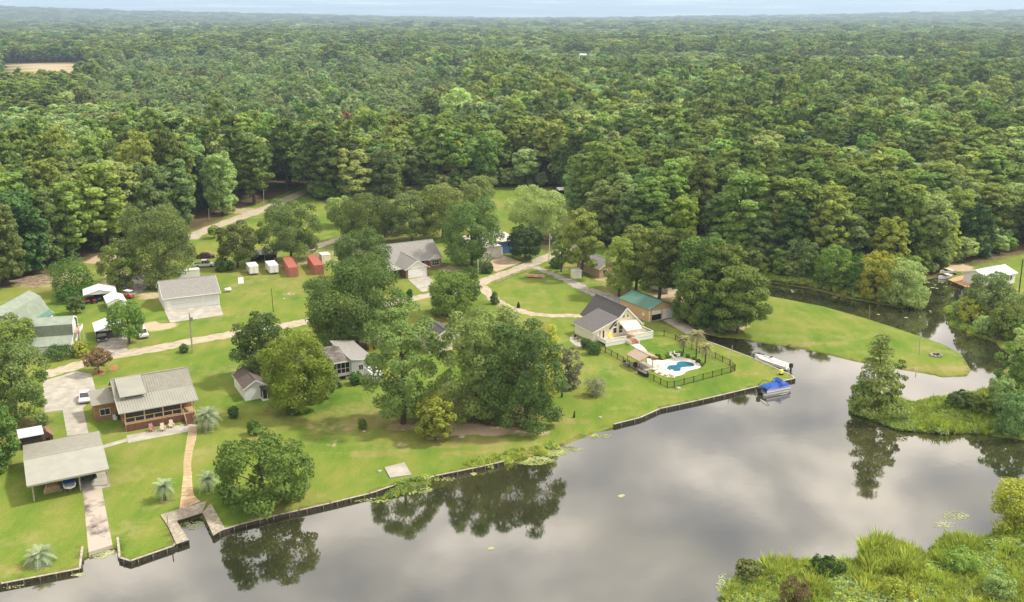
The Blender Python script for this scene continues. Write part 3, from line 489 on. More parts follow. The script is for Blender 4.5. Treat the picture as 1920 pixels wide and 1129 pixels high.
YT = [
 (494, 950, 822, 186, L_FOR, 'low spreading tree at the water edge beside the U shaped wooden dock', dict(cb=.0, flat=.65, nl=90, lr=(.14, .26), dens=26, inner=.08)),
 (560, 772, 622, 140, L_YEL, 'bright yellow green tree in front of the small white shed', dict(cb=.10)),
 (492, 712, 590, 105, L_OAK, 'olive green tree behind the yellow green tree, beside the sandy road', dict(cb=.12)),
 (590, 748, 668, 80, L_OAK, 'leafy green tree overhanging the screened porch of the white house', dict(cb=.1)),
 (622, 650, 569, 84, L_YEL, 'round yellow green tree on the lawn behind the screened porch house', dict(cb=.15)),
 (670, 646, 484, 184, L_OAK, 'very large dark green oak by the sandy road, widest crown in the middle yard', dict(cb=.06, nl=74)),
 (680, 530, 432, 108, L_OAK, 'pale olive oak crown rising behind the very large dark oak', dict(cb=.1)),
 (756, 794, 578, 136, L_OAK, 'tall oak standing right of the white house with the screened porch', dict(cb=.04, nl=66)),
 (892, 792, 586, 132, L_OAK, 'tall oak forming the western side of the big clump on the waterfront lawn', dict(cb=.04, nl=66)),
 (985, 802, 612, 138, L_OAK, 'tall oak forming the eastern side of the big clump on the waterfront lawn', dict(cb=.03, nl=66)),
 (925, 745, 570, 136, L_MIX, 'highest oak at the back of the big clump on the waterfront lawn', dict(cb=.1, nl=66)),
 (1015, 745, 618, 80, L_YEL, 'yellowing tree on the side of the big clump that faces the swimming pool', dict(cb=.1)),
 (816, 826, 748, 70, L_YEL, 'small bright lime green tree in front of the big oak clump', dict(cb=.12, size=.4)),
 (846, 592, 514, 92, L_FOR, 'dense rounded green tree opposite the concrete driveway of the brick house', dict(cb=.04)),
 (878, 570, 502, 52, L_OAK, 'narrow green tree touching the dense rounded tree by the road fork', dict(cb=.1)),
 (546, 490, 378, 108, L_OAK, 'large round dark tree behind the red shipping container', dict(cb=.12)),
 (446, 502, 419, 80, L_OAK, 'round dark tree behind the white enclosed trailers', dict(cb=.15)),
 (300, 532, 385, 148, L_OAK, 'huge olive green oak behind the long white garage with grey roof', dict(cb=.06, nl=74)),
 (226, 545, 455, 70, L_FOR, 'green tree growing against the huge olive oak on its road side', dict(cb=.03)),
 (243, 645, 566, 72, L_FOR, 'dark green tree between the white carport and the parked white car', dict(cb=.2, dx=-.05)),
 (185, 700, 656, 56, L_REDL, 'small spreading tree with reddish leaves in a mulch bed beside the sandy road', dict(cb=.3, flat=.5, size=.32)),
 (32, 800, 640, 126, L_OAK, 'large tree at the edge of the concrete parking area of the log house', dict(cb=.05, nl=66)),
 (22, 662, 592, 92, L_FOR, 'dark green tree in front of the pale green gambrel barn', dict(cb=.05)),
 (-6, 880, 770, 90, L_FOR, 'green tree cut by the picture edge beside the boathouse roof', dict(cb=.03)),
 (686, 455, 366, 112, L_OAK, 'broad olive oak first in the line of oaks behind the brick house', dict(cb=.1)),
 (640, 425, 370, 60, L_MIX, 'thin pale oak at the roadside end of the line of oaks behind the brick house', dict(cb=.12)),
 (735, 440, 378, 60, L_OAK, 'dark low oak squeezed between two broader oaks behind the brick house', dict(cb=.1)),
 (772, 455, 358, 76, L_MIX, 'yellow olive oak in the middle of the oak line behind the brick house', dict(cb=.12)),
 (830, 450, 345, 90, L_OAK, 'rounded oak behind the brick house with its crown top above the others', dict(cb=.1)),
 (884, 500, 375, 112, L_OAK, 'dense brown green oak leaning over the blue metal shop building', dict(cb=.06)),
 (895, 420, 330, 72, L_OAK, 'green oak standing in the grass clearing beyond the blue shop', dict(cb=.1)),
 (1010, 450, 352, 118, L_MIX, 'pale yellow green oak in the clearing right behind the blue shop', dict(cb=.15)),
 (985, 486, 425, 70, L_DARK, 'dark tree between the blue shop and the white utility pole', dict(cb=.06)),
 (1090, 520, 393, 76, L_PINE, 'tall pine by the small white shed beside the gravel track', dict(kind='pine', cb=.2, nl=46, lr=(.22, .34), flat=.6, name='pine_tree', size=.42)),
 (1052, 510, 440, 44, L_PINE, 'slim pine in front of the dark tree near the utility pole', dict(kind='pine', cb=.25, nl=30, flat=.6, name='pine_tree', size=.42)),
 (1160, 556, 446, 64, L_FOR, 'bright green tree at the corner of the garage with the green roof', dict(cb=.12)),
 (1192, 545, 425, 78, L_PINE, 'pine above the green metal garage roof, first of the waterside pine group', dict(kind='pine', cb=.15, nl=60, lr=(.22, .34), flat=.6, name='pine_tree', size=.42)),
 (1235, 566, 430, 84, L_PINE, 'pine with bushy crown standing right behind the green roofed garage', dict(kind='pine', cb=.22, nl=60, lr=(.22, .34), flat=.6, name='pine_tree', size=.42)),
 (1272, 572, 432, 86, L_PINE, 'broad pine with thin lower branches in front of the pale hidden house', dict(kind='pine', cb=.22, nl=60, lr=(.22, .34), flat=.6, name='pine_tree', size=.42)),
 (1312, 590, 440, 100, L_PINE, 'bushy topped pine in the middle of the waterside pine group', dict(kind='pine', cb=.10, nl=66, lr=(.22, .34), flat=.6, name='pine_tree', size=.42)),
 (1350, 600, 462, 98, L_PINE, 'pale green pine on the pointed end of the pine group above the grass peninsula', dict(kind='pine', cb=.06, nl=66, lr=(.22, .34), flat=.6, name='pine_tree', size=.42)),
 (1300, 608, 505, 84, L_FOR, 'broad low tree in the shade at the foot of the waterside pines', dict(cb=.02)),
 (1382, 624, 500, 108, L_PINE, 'light green pine hanging over the inlet where the white boat is moored', dict(kind='pine', cb=.10, nl=54, lr=(.22, .34), flat=.5, name='pine_tree', size=.42)),
 (1340, 622, 545, 70, L_FOR, 'bushy tree at the head of the narrow inlet', dict(cb=.02)),
 (654, 275, 210, 30, leafmat('rusty_red_leaves', (.30, .10, .05), (.40, .17, .08)), 'single rusty red tree far off in the green forest', dict(cb=.1, size=.6, dens=8)),
 (402, 447, 424, 24, L_FOR, 'small round lawn tree beside the distant straight road', dict(cb=.3, size=.4)),
 (136, 551, 483, 78, L_EVER, 'dense dome shaped evergreen beside the white carports', dict(cb=0, kind='round', lr=(.3, .4), flat=1, size=.34, name='evergreen_tree', dens=11)),
 (128, 565, 538, 50, L_EVER, 'low bright green evergreen in front of the dome shaped evergreen', dict(cb=0, size=.34, name='evergreen_tree', dens=11)),
 (143, 588, 556, 34, L_OAK, 'small bushy tree on the lawn by the pale green barn', dict(cb=.15)),
 (1640, 778, 630, 108, L_OAK, 'lone cypress with uneven tiered crown on the marsh point in the pond', dict(kind='cone', cb=.0, nl=52, lr=(.20, .34), flat=.42, name='cypress_tree', size=.32, dens=16)),
 (1668, 772, 672, 66, L_OAK, 'thin feathery tree leaning out beside the lone cypress', dict(kind='pine', cb=.1, nl=22, lr=(.16, .28), flat=.5, name='cypress_tree', size=.32, dens=6)),
 (1620, 772, 716, 54, L_FOR, 'short leafy tree at the foot of the lone cypress', dict(cb=.02)),
 (1690, 568, 492, 92, L_LITE, 'light green tree on the wooded point where the dark canal bends', dict(cb=.0)),
 (1640, 560, 472, 76, L_YEL, 'yellow brown tree at the canal edge facing the grass peninsula', dict(cb=.02)),
 (1608, 552, 480, 48, L_FOR, 'narrow fresh green tree on the canal edge below the yellow brown tree', dict(cb=.02)),
 (1706, 570, 530, 46, L_LITE, 'low willowy tree drooping over the canal bend', dict(cb=0, flat=.5)),
 (1560, 538, 462, 66, L_FOR, 'leafy green tree on the far bank of the dark canal', dict(cb=.03)),
 (1500, 524, 450, 66, L_MIX, 'pale brownish green tree on the far bank of the dark canal', dict(cb=.03)),
 (1850, 602, 514, 80, L_LITE, 'light green bushy tree in front of the white boathouse by the canal', dict(cb=0)),
 (1868, 596, 510, 42, L_FOR, 'darker upright tree before the windows of the white boathouse', dict(cb=0)),
 (1802, 592, 562, 38, L_LITE, 'small light green bush tree on the canal bend below the orange dock', dict(cb=0)),
 (1880, 632, 574, 66, L_FOR, 'wide green bush tree overhanging the canal opposite the peninsula poles', dict(cb=0)),
 (1850, 626, 592, 46, L_LITE, 'low light green bush tree at the water on the canal bank', dict(cb=0)),
 (1822, 604, 560, 60, L_YEL, 'yellow green shrub tree leaning over the canal below the orange dock', dict(cb=0, flat=.6)),
 (1905, 622, 548, 66, L_MIX, 'brown green shrub tree by the leaning pole on the canal bank', dict(cb=0)),
 (1896, 634, 590, 60, L_FOR, 'dark leafy tree where the canal bank curves toward the pond', dict(cb=0)),
 (1902, 742, 645, 78, L_FOR, 'tall green tree at the picture edge across from the peninsula tip', dict(cb=0, nl=40)),
 (1918, 706, 612, 60, L_LITE, 'pale tree behind the tall green tree across from the peninsula tip', dict(cb=0)),
 (1872, 786, 706, 56, L_LITE, 'light green leafy tree where the marsh joins the bank', dict(cb=0)),
 (1900, 812, 735, 74, L_LITE, 'rounded green bush tree hanging over the pond at the picture edge', dict(cb=0)),
 (1800, 770, 735, 54, L_OAK, 'olive brown shrub rising from the middle of the reed bed', dict(cb=0, cat='shrub', name='waterside_shrub')),
 (1835, 784, 742, 48, L_FOR, 'green shrub at the landward end of the reed bed', dict(cb=0, cat='shrub', name='waterside_shrub')),
 (1900, 992, 902, 88, L_YEL, 'golden orange leaved bush standing in the pond at the picture edge', dict(cb=0, size=.26, dens=48, cat='shrub', name='waterside_shrub', lr=(.3, .45), inner=.3)),
 (1490, 1150, 1085, 62, L_REDL, 'rusty brown bush among the marsh grass at the bottom of the picture', dict(cb=0, size=.22, dens=24, cat='shrub', name='marsh_shrub')),
 (1548, 1082, 1046, 64, L_EVER, 'fresh dark green mound of marsh shrub at the water edge', dict(cb=0, size=.22, dens=24, cat='shrub', name='marsh_shrub')),
 (1402, 1080, 1052, 52, L_MIX, 'olive shrub on the outer corner of the marsh', dict(cb=0, size=.22, dens=24, cat='shrub', name='marsh_shrub')),
 (1800, 1075, 1030, 70, L_FOR, 'leafy green shrub in the marsh below the golden bush', dict(cb=0, size=.22, dens=24, cat='shrub', name='marsh_shrub')),
 (1870, 1120, 1075, 60, L_LITE, 'pale green shrub in the marsh at the picture corner', dict(cb=0, size=.22, dens=24, cat='shrub', name='marsh_shrub')),
 (1680, 1125, 1090, 70, L_YEL, 'yellow green low shrub in the middle of the marsh', dict(cb=0, size=.22, dens=24, cat='shrub', name='marsh_shrub')),
 (438, 783, 762, 18, L_DARK, 'small dark ball shrub nearest the pindo palm', dict(cb=0, size=.2, dens=26, cat='shrub', name='ball_shrub', lr=(.35, .5), inner=.4)),
 (477, 815, 789, 26, L_EVER, 'ball shrub with yellow green top on the open lawn', dict(cb=0, size=.2, dens=26, cat='shrub', name='ball_shrub', lr=(.35, .5), inner=.4)),
 (680, 804, 786, 15, L_OAK, 'tiny ball shrub alone on the dry lawn toward the pond', dict(cb=0, size=.2, dens=26, cat='shrub', name='ball_shrub', lr=(.35, .5), inner=.4)),
 (553, 776, 748, 36, L_DARK, 'dark shrub at the foot of the yellow green tree', dict(cb=0, size=.25, dens=18, cat='shrub', name='ball_shrub')),
 (1113, 664, 641, 26, L_EVER, 'clipped round dark shrub at the corner of the white deck', dict(cb=0, size=.18, dens=30, cat='shrub', name='ball_shrub', lr=(.4, .55), inner=.4)),
 (1099, 653, 635, 20, L_EVER, 'smaller clipped shrub behind the round one against the cream house wall', dict(cb=0, size=.18, dens=30, cat='shrub', name='ball_shrub', lr=(.4, .55), inner=.4)),
 (1116, 742, 706, 36, L_GREY, 'round grey green grassy bush alone on the lawn below the pool fence', dict(cb=0, size=.2, dens=24, cat='shrub', name='ball_shrub', lr=(.4, .55), inner=.4)),
 (1064, 728, 648, 50, L_GREY, 'drooping silvery grey green tree beside the big oak clump', dict(cb=0, asp=.25, size=.6)),
 (1196, 566, 560, 11, L_EVER, 'little round shrub against the tan garage wall', dict(cb=0, size=.2, dens=30, cat='shrub', name='ball_shrub')),
 (913, 512, 493, 26, L_DARK, 'dark rounded shrub at the corner of the tan concrete apron', dict(cb=0, size=.3, dens=16, cat='shrub', name='ball_shrub')),
 (1045, 502, 482, 30, L_DARK, 'dark shrub beside the white utility pole', dict(cb=0, size=.3, dens=14, cat='shrub', name='ball_shrub')),
 (108, 672, 650, 66, L_DARK, 'dark clipped hedge in front of the pale green gambrel barn', dict(cb=0, size=.25, dens=20, cat='hedge', name='hedge', flat=1)),
 (150, 668, 640, 32, L_YEL, 'yellow green shrub at the gable corner of the gambrel barn', dict(cb=0, size=.25, dens=18, cat='shrub', name='ball_shrub')),
 (668, 720, 698, 26, L_FOR, 'green shrub at the base of the screened porch', dict(cb=0, size=.25, dens=18, cat='shrub', name='ball_shrub')),
 (630, 726, 712, 26, L_LITE, 'pale flowering shrub below the screened porch windows', dict(cb=0, size=.22, dens=20, cat='shrub', name='ball_shrub')),
 (927, 570, 547, 22, L_OAK, 'small pointed conifer at the edge of the round green field', dict(cb=0, kind='cone', size=.3, dens=16, name='conifer_tree')),
 (972, 577, 567, 7, L_DARK, 'tiny dark conifer by the ring track', dict(cb=0, kind='cone', size=.2, dens=20, name='conifer_tree')),
 (345, 660, 647, 20, L_DARK, 'dark low shrub at the foot of the road side utility pole', dict(cb=0, size=.25, dens=18, cat='shrub', name='ball_shrub')),
 (768, 558, 543, 14, L_DARK, 'dark shrub beside the concrete driveway of the brick house', dict(cb=0, size=.22, dens=18, cat='shrub', name='ball_shrub')),
 (420, 508, 485, 34, L_DARK, 'dark bushy shrub beside the white pickup truck', dict(cb=0, size=.3, dens=14, cat='shrub', name='ball_shrub')),
 (228, 785, 768, 18, L_DARK, 'dark shrub in the corner between log house and its wing', dict(cb=0, size=.22, dens=18, cat='shrub', name='ball_shrub')),
]
for t_ in YT: yard_tree(*t_[:6], **t_[6])

# small planting bed by the pool
for i, (x_, y_, r_, lm) in enumerate([(1233, 672, 12, L_DARK), (1243, 674, 9, L_YEL), (1252, 671, 10, L_FOR), (1262, 669, 10, L_DARK), (1276, 667, 12, L_EVER), (1226, 675, 8, L_YEL), (1290, 671, 9, L_OAK), (1301, 675, 9, L_DARK), (1309, 680, 9, L_DARK), (1316, 686, 8, L_OAK), (1217, 671, 8, L_OAK)]):
    X_, Y_ = gp(x_, y_); rx = r_ / 2 / pxm(X_, Y_); V_, F_, tn = crown_np(900 + i, rx, rx * .8, rx * .7, 10, 420, .17, lr=(.35, .5), inner=.3)
    o = link('bedding_shrub', npmesh('bedding_shrub', V_, F_, [lm], tint=tn)); o.location = (X_, Y_, 0)
    tag(o, ['dark round shrub first in the bed behind the pool', 'yellow green shrub beside the first dark round shrub behind the pool', 'fresh green shrub in the middle of the bed behind the pool', 'dark shrub just before the white chairs in the pool bed', 'bright evergreen shrub right behind the white pool chairs', 'low yellow green shrub at the path end of the pool bed', 'olive shrub between the white chairs and the palms', 'dark low shrub at the foot of the tallest palm', 'dark low shrub on the outer bend of the pool bed', 'olive low shrub last in the bed on the inlet side', 'low olive shrub by the garden path beside the pavilion'][i], 'shrub', 'shrubs bedded around the pool deck')

# ---- forest
def low_tree(name, seed, h, rx, lm, n, nl, size, kind='round', cb=.2, flat=.8):
    rz = h * (1 - cb) / 2; V_, F_, tn = crown_np(seed, rx, rz, h * cb + rz, nl, n, size, flat=flat, kind=kind, lr=(.26, .42) if kind == 'round' else (.22, .34))
    tb = MB().tube([(0, 0, -.3), (0, 0, h * .5), (0, 0, h * .85)], [h * .016, h * .012, h * .005], 5)
    tv = np.array(tb.v); tf = np.array([q_ for f in tb.f if len(f) == 4 for q_ in ((f[0], f[1], f[2]), (f[0], f[2], f[3]))]); base = len(V_)
    me = npmesh(name, np.vstack([V_, tv]), np.vstack([F_, tf + base]), [lm, M_BARK], tint=np.concatenate([tn, np.zeros(len(tv))]), midx=[0] * len(F_) + [1] * len(tf))
    return me
KINDS = [('round', L_FOR, 20, 5.2), ('round', L_MIX, 19, 5.6), ('pine', L_PINE, 22, 4.4), ('round', L_OAK, 18, 5.0), ('pine', L_PINE, 23, 4.8), ('round', L_FOR, 21, 4.6), ('round', L_YEL, 17, 4.6), ('round', L_LITE, 18, 4.6), ('round', L_DARK, 18, 4.8)]
NAMES = ['broadleaf_tree', 'broadleaf_tree', 'pine_tree', 'oak_tree', 'pine_tree', 'broadleaf_tree', 'broadleaf_tree', 'broadleaf_tree', 'broadleaf_tree']
hi = []
for i, (k, lm, h, rx) in enumerate(KINDS):
    vs_ = []
    for j in range(2):
        cb = .05 if k == 'round' else .22; rz = h * (1 - cb) / 2
        V_, F_, tn = crown_np(300 + i * 7 + j, rx, rz, h * cb + rz, 84 if k == 'pine' else 90, 10500, .52, flat=.65 if k == 'pine' else .85, kind=k, lr=(.16, .30) if k == 'pine' else (.15, .30), inner=.2)
        vs_.append((npmesh('crown', V_, F_, [lm], tint=tn), trunk_mb(h * .85, h * .015, rx, 40 + i, 4).me('trunk', M_BARK)))
    hi.append(vs_)
rs = np.random.RandomState(5)
pts = []
r = 262.0
while r < 11000:
    step = max(9.0, .0085 * r); na = int(2 * R(34) * r / step)
    az = (np.arange(na) + rs.rand(na) * .75) / na * 2 * R(34) - R(34); rr_ = r + (rs.rand(na) - .5) * step * .9
    pts.append(np.column_stack([np.sin(az) * rr_, np.cos(az) * rr_, np.full(na, step)])); r += step * .92
pts = np.vstack(pts)
# extra strip of nearer forest on the west side
ex = np.column_stack([rs.uniform(-330, -95, 900), rs.uniform(215, 300, 900), np.full(900, 7.6)]); keep = []
for p in ex:
    if all((p[0] - q_[0]) ** 2 + (p[1] - q_[1]) ** 2 > 46 for q_ in keep): keep.append(p)
ex = np.array(keep); ex = ex[np.hypot(ex[:, 0], ex[:, 1]) < 262]; pts = np.vstack([ex, pts])
m = ~inpoly(pts, CLEAR) & ~inpoly(pts, WATER) & ~inpoly(pts, FIELD)
pl = inpoly(pts, PLANT); pts = pts[m & ~pl]
dw, _ = nearest(pts[:, :2], WATER); df, _ = nearest(pts[:, :2], FIELD); rpt = np.hypot(pts[:, 0], pts[:, 1])
pts = pts[(dw > 5.0) & (df > 6)]; rpt = np.hypot(pts[:, 0], pts[:, 1])
# kinds vary in patches
kn = vnoise(pts[:, 0], pts[:, 1], 70, 11) + .35 * rs.rand(len(pts)); westpine = np.clip((-pts[:, 0] - 20) / 60, 0, 1) * (rpt < 420)
kind = np.where(rs.rand(len(pts)) < westpine * .6, np.where(rs.rand(len(pts)) < .5, 2, 4), np.digitize(kn, [.28, .46, .58, .72, .86, 1.0, 1.12]))
bigp = vnoise(pts[:, 0] + 300, pts[:, 1], 150, 61); u = rs.rand(len(pts)); kind = np.where((bigp > .62) & (u < .55), 7, kind); kind = np.where((bigp < .30) & (u < .5), 4, kind); kind = np.where((bigp > .45) & (bigp < .55) & (u < .5), 3, kind); u = rs.rand(len(pts)); kind = np.where(u < .05, 6, kind); kind = np.where((u > .05) & (u < .12), 8, kind); kind = np.where((u > .12) & (u < .19), 7, kind)
hv = .58 + .36 * vnoise(pts[:, 0], pts[:, 1], 90, 21) + .20 * vnoise(pts[:, 0], pts[:, 1], 24, 22) + .36 * rs.rand(len(pts)); gr = pts[:, 2] / 8.4
sxy = gr * (.92 + .62 * rs.rand(len(pts)) ** 1.5); sz = hv * np.minimum(1.25, 1 + (gr - 1) * .05)
rt = np.clip((pts[:, 0] + 10) / 50, 0, 1) * np.clip((480 - rpt) / 120, 0, 1); sz = sz * (1 - .20 * rt); uu = rs.rand(len(pts)); kind = np.where((rt > .5) & (uu < .38), rs.choice([7, 1, 0, 5, 6], len(pts), p=[.35, .25, .2, .14, .06]), kind)
bg_ = vnoise(pts[:, 0] + 90, pts[:, 1] + 700, 430, 71); kind = np.where((bg_ > .58) & (rpt > 450) & (rs.rand(len(pts)) < .6), 7, kind); sz = np.where((bg_ > .58) & (rpt > 450), sz * .72, sz)
gap = (vnoise(pts[:, 0], pts[:, 1], 120, 31) > .80) & (rpt > 500) & (rs.rand(len(pts)) < .75); sel = ~gap
pts, kind, sxy, sz, rpt = pts[sel], kind[sel], sxy[sel], sz[sel], rpt[sel]
az_ = np.degrees(np.arctan2(pts[:, 0], pts[:, 1])); vis = np.abs(az_) < 28.2
order = np.argsort(np.where(vis, rpt, 1e9)); NEAR = 250; near_i = order[:NEAR]; far_m = np.ones(len(pts), bool); far_m[near_i] = False
zg = far_rise(pts[:, 0], pts[:, 1])
KW = ['mid green tree', 'pale olive tree', 'tall pine', 'brown green oak', 'wide crowned pine', 'fresh green tree', 'bright yellow green tree', 'light green tree', 'dark green tree']
KG = ['mid green trees of the forest edge', 'pale olive trees of the forest edge', 'tall pines of the forest edge', 'brown green oaks of the forest edge', 'wide crowned pines of the forest edge', 'fresh green trees of the forest edge', 'bright yellow green trees of the forest edge', 'light green trees of the forest edge', 'dark green trees of the forest edge']
ZN = [(120, 'beyond the gambrel barns'), (260, 'beyond the white carports'), (430, 'beyond huge olive oak'), (600, 'beside the straight road'), (760, 'beyond the red containers'), (900, 'beyond the brick house'), (1060, 'beyond the blue shop'), (1200, 'beyond tan hidden house'), (1400, 'beyond the waterside pines'), (1560, 'across the dark canal'), (1740, 'beyond the canal bend'), (1830, 'beyond the canal dock'), (9999, 'beyond the canal boathouse')]
ORD = 'first second third fourth fifth sixth seventh eighth ninth tenth eleventh twelfth thirteenth fourteenth fifteenth sixteenth seventeenth eighteenth nineteenth twentieth'.split()
dB, _ = nearest(pts[near_i, :2], CLEAR); info = {}
for n_, i in enumerate(near_i):
    px_ = proj(pts[i, 0], pts[i, 1], 10)[0]; zn = next(z for lim, z in ZN if px_ < lim); row = 'at wood edge' if dB[n_] < 7 else ('one rank back' if dB[n_] < 16 else ('two ranks back' if dB[n_] < 28 else 'deep in wood'))
    info.setdefault((int(kind[i]), zn, row), []).append((px_, n_, i))
for (k, zn, row), L0 in info.items():
    L0.sort()
    for j, (px_, n_, i) in enumerate(L0):
        lab = f"{KW[k]} {row} {zn}" if len(L0) == 1 else f"{KW[k]} {row} {zn}, {ORD[j]} from the left"
        cm, tm = hi[k][n_ % 2]; o = empty(NAMES[k], (pts[i, 0], pts[i, 1], 0), rs.rand() * 6.28, lab, 'tree', KG[k])
        o.scale = (sxy[i], sxy[i], sz[i]); link('trunk', tm, o); link('crown', cm, o)
def scatter(name, P3, rot, scl, idx, protos, label=None):
    me = bpy.data.meshes.new(name); me.vertices.add(len(P3)); me.vertices.foreach_set('co', np.asarray(P3, np.float32).ravel())
    a = me.attributes.new('rot', 'FLOAT_VECTOR', 'POINT'); a.data.foreach_set('vector', np.asarray(rot, np.float32).ravel())
    a = me.attributes.new('scl', 'FLOAT_VECTOR', 'POINT'); a.data.foreach_set('vector', np.asarray(scl, np.float32).ravel())
    a = me.attributes.new('idx', 'INT', 'POINT'); a.data.foreach_set('value', np.asarray(idx, np.int32))
    col_ = bpy.data.collections.new(name + '_kinds')
    for i, p in enumerate(protos): col_.objects.link(bpy.data.objects.new('%02d_%s' % (i, name), p))
    ng = bpy.data.node_groups.new(name, 'GeometryNodeTree'); ng.interface.new_socket('Geometry', in_out='INPUT', socket_type='NodeSocketGeometry'); ng.interface.new_socket('Geometry', in_out='OUTPUT', socket_type='NodeSocketGeometry')
    G = ng.nodes; gi = G.new('NodeGroupInput'); go = G.new('NodeGroupOutput'); ip = G.new('GeometryNodeInstanceOnPoints'); ci = G.new('GeometryNodeCollectionInfo')
    ci.inputs[0].default_value = col_; ci.inputs['Separate Children'].default_value = True; ci.inputs['Reset Children'].default_value = True
    def na(n, ty):
        x = G.new('GeometryNodeInputNamedAttribute'); x.data_type = ty; x.inputs[0].default_value = n; return x.outputs[0]
    ng.links.new(gi.outputs[0], ip.inputs['Points']); ng.links.new(ci.outputs[0], ip.inputs['Instance']); ip.inputs['Pick Instance'].default_value = True
    ng.links.new(na('idx', 'INT'), ip.inputs['Instance Index']); ng.links.new(na('rot', 'FLOAT_VECTOR'), ip.inputs['Rotation']); ng.links.new(na('scl', 'FLOAT_VECTOR'), ip.inputs['Scale'])
    ng.links.new(ip.outputs[0], go.inputs[0])
    o = link(name, me); md = o.modifiers.new('scatter', 'NODES'); md.node_group = ng; return tag(o, label, kind='stuff')
protos = [low_tree('forest', 500 + i, h, rx, lm, 1700, 30, 1.05, kind=k, cb=.25 if k == 'round' else .4, flat=.65 if k == 'pine' else .8) for i, (k, lm, h, rx) in enumerate(KINDS)]
fp = pts[far_m]; nf = len(fp)
scatter('forest', np.column_stack([fp[:, :2], zg[far_m]]), np.column_stack([np.zeros((nf, 2)), rs.rand(nf) * 6.28]), np.column_stack([sxy[far_m], sxy[far_m], sz[far_m]]), kind[far_m], protos, 'unbroken mixed forest of green broadleaf trees and pines reaching to the horizon')
bl = [gp(*p) for p in [(592, 352), (584, 372), (600, 377), (690, 376), (740, 371), (765, 350), (802, 348), (806, 364), (915, 353), (1000, 350), (1060, 356), (1078, 392), (1112, 438), (1160, 468), (1240, 478), (1330, 488), (1400, 512), (1455, 524), (1520, 534), (1591, 549), (1640, 556), (1700, 540), (1729, 519), (1768, 511), (1790, 500), (1850, 482), (1920, 472)]]
ug = []
for a, b in zip(bl, bl[1:]):
    L_ = math.hypot(b[0] - a[0], b[1] - a[1]); nn_ = np.array([-(b[1] - a[1]), b[0] - a[0]]) / L_
    for i in range(int(L_ / 1.1)):
        t = rs.rand(); o_ = abs(rs.randn()) * 3.2 + .8; ug.append((a[0] + (b[0] - a[0]) * t + nn_[0] * o_, a[1] + (b[1] - a[1]) * t + nn_[1] * o_))
ug = np.array(ug); n_ = len(ug); s1 = .14 + .30 * rs.rand(n_) ** 1.4
scatter('forest_undergrowth', np.column_stack([ug, np.full(n_, -.6)]), np.column_stack([np.zeros((n_, 2)), rs.rand(n_) * 6.28]), np.column_stack([s1 * 1.4, s1 * 1.4, s1]), rs.choice([0, 1, 5, 7, 6, 3], n_, p=[.3, .2, .15, .2, .05, .1]), protos, 'leafy undergrowth and saplings filling the foot of the forest edge')
# young plantation: low, pale, close set
xs = rs.uniform(PLANT[:, 0].min(), PLANT[:, 0].max(), 90000); ys = rs.uniform(PLANT[:, 1].min(), PLANT[:, 1].max(), 90000); pp = np.column_stack([xs, ys]); pp = pp[inpoly(pp, PLANT)]
dn = len(pp); wantn = 24000
pp = pp[:wantn]; n_ = len(pp); tall = rs.rand(n_) < .02; s1 = np.where(tall, .8, .40) * (.7 + .6 * rs.rand(n_))
scatter('young_trees', np.column_stack([pp, np.zeros(n_)]), np.column_stack([np.zeros((n_, 2)), rs.rand(n_) * 6.28]), np.column_stack([s1 * 1.15, s1 * 1.15, s1]), rs.choice([0, 0, 0, 1, 2], n_), [low_tree('young', 560 + i, 20, 5.2, L_Y, 900, 20, 1.3) for i, L_Y in enumerate([leafmat('young_leaves', (.20, .30, .10), (.31, .42, .15)), leafmat('young_olive_leaves', (.22, .29, .11), (.34, .40, .16)), L_FOR])], 'low pale young trees filling the old field between taller woods')

# ------------------------------------------------------------------ reeds and marsh grass
def tuft(seed, n=26, h=1.0, spread=.45):
    r = random.Random(seed); V_ = []; F_ = []; tn = []
    for i in range(n):
        a = r.random() * 6.28; d = r.random() ** .7 * spread; x, y = math.cos(a) * d, math.sin(a) * d; hh = h * r.uniform(.55, 1.1); w_ = .05 * r.uniform(.7, 1.6); ln = r.uniform(.1, .5) * hh; b = r.random() * 6.28
        dx, dy = math.cos(b) * w_, math.sin(b) * w_; k = len(V_); lx, ly = math.cos(a) * ln, math.sin(a) * ln
        V_ += [(x - dx, y - dy, 0), (x + dx, y + dy, 0), (x + dx * .8 + lx * .4, y + dy * .8 + ly * .4, hh * .65), (x - dx * .8 + lx * .4, y - dy * .8 + ly * .4, hh * .65), (x + lx, y + ly, hh), (x + lx + .01, y + ly, hh)]
        F_ += [(k, k + 1, k + 2, k + 3), (k + 3, k + 2, k + 5, k + 4)]; t = r.random(); tn += [t] * 6
    return npmesh('tuft', np.array(V_), np.array(F_), [L_REED], tint=tn)
def clump(seed, lm): V_, F_, tn = crown_np(seed, .8, .5, .45, 10, 160, .22, lr=(.3, .5)); return npmesh('clump', V_, F_, [lm], tint=tn)
tp = [tuft(1, 30, 1.5, .5), tuft(2, 34, 1.1, .6), tuft(3, 26, 1.9, .4), clump(4, L_LITE), clump(5, L_REED), clump(6, L_FOR)]
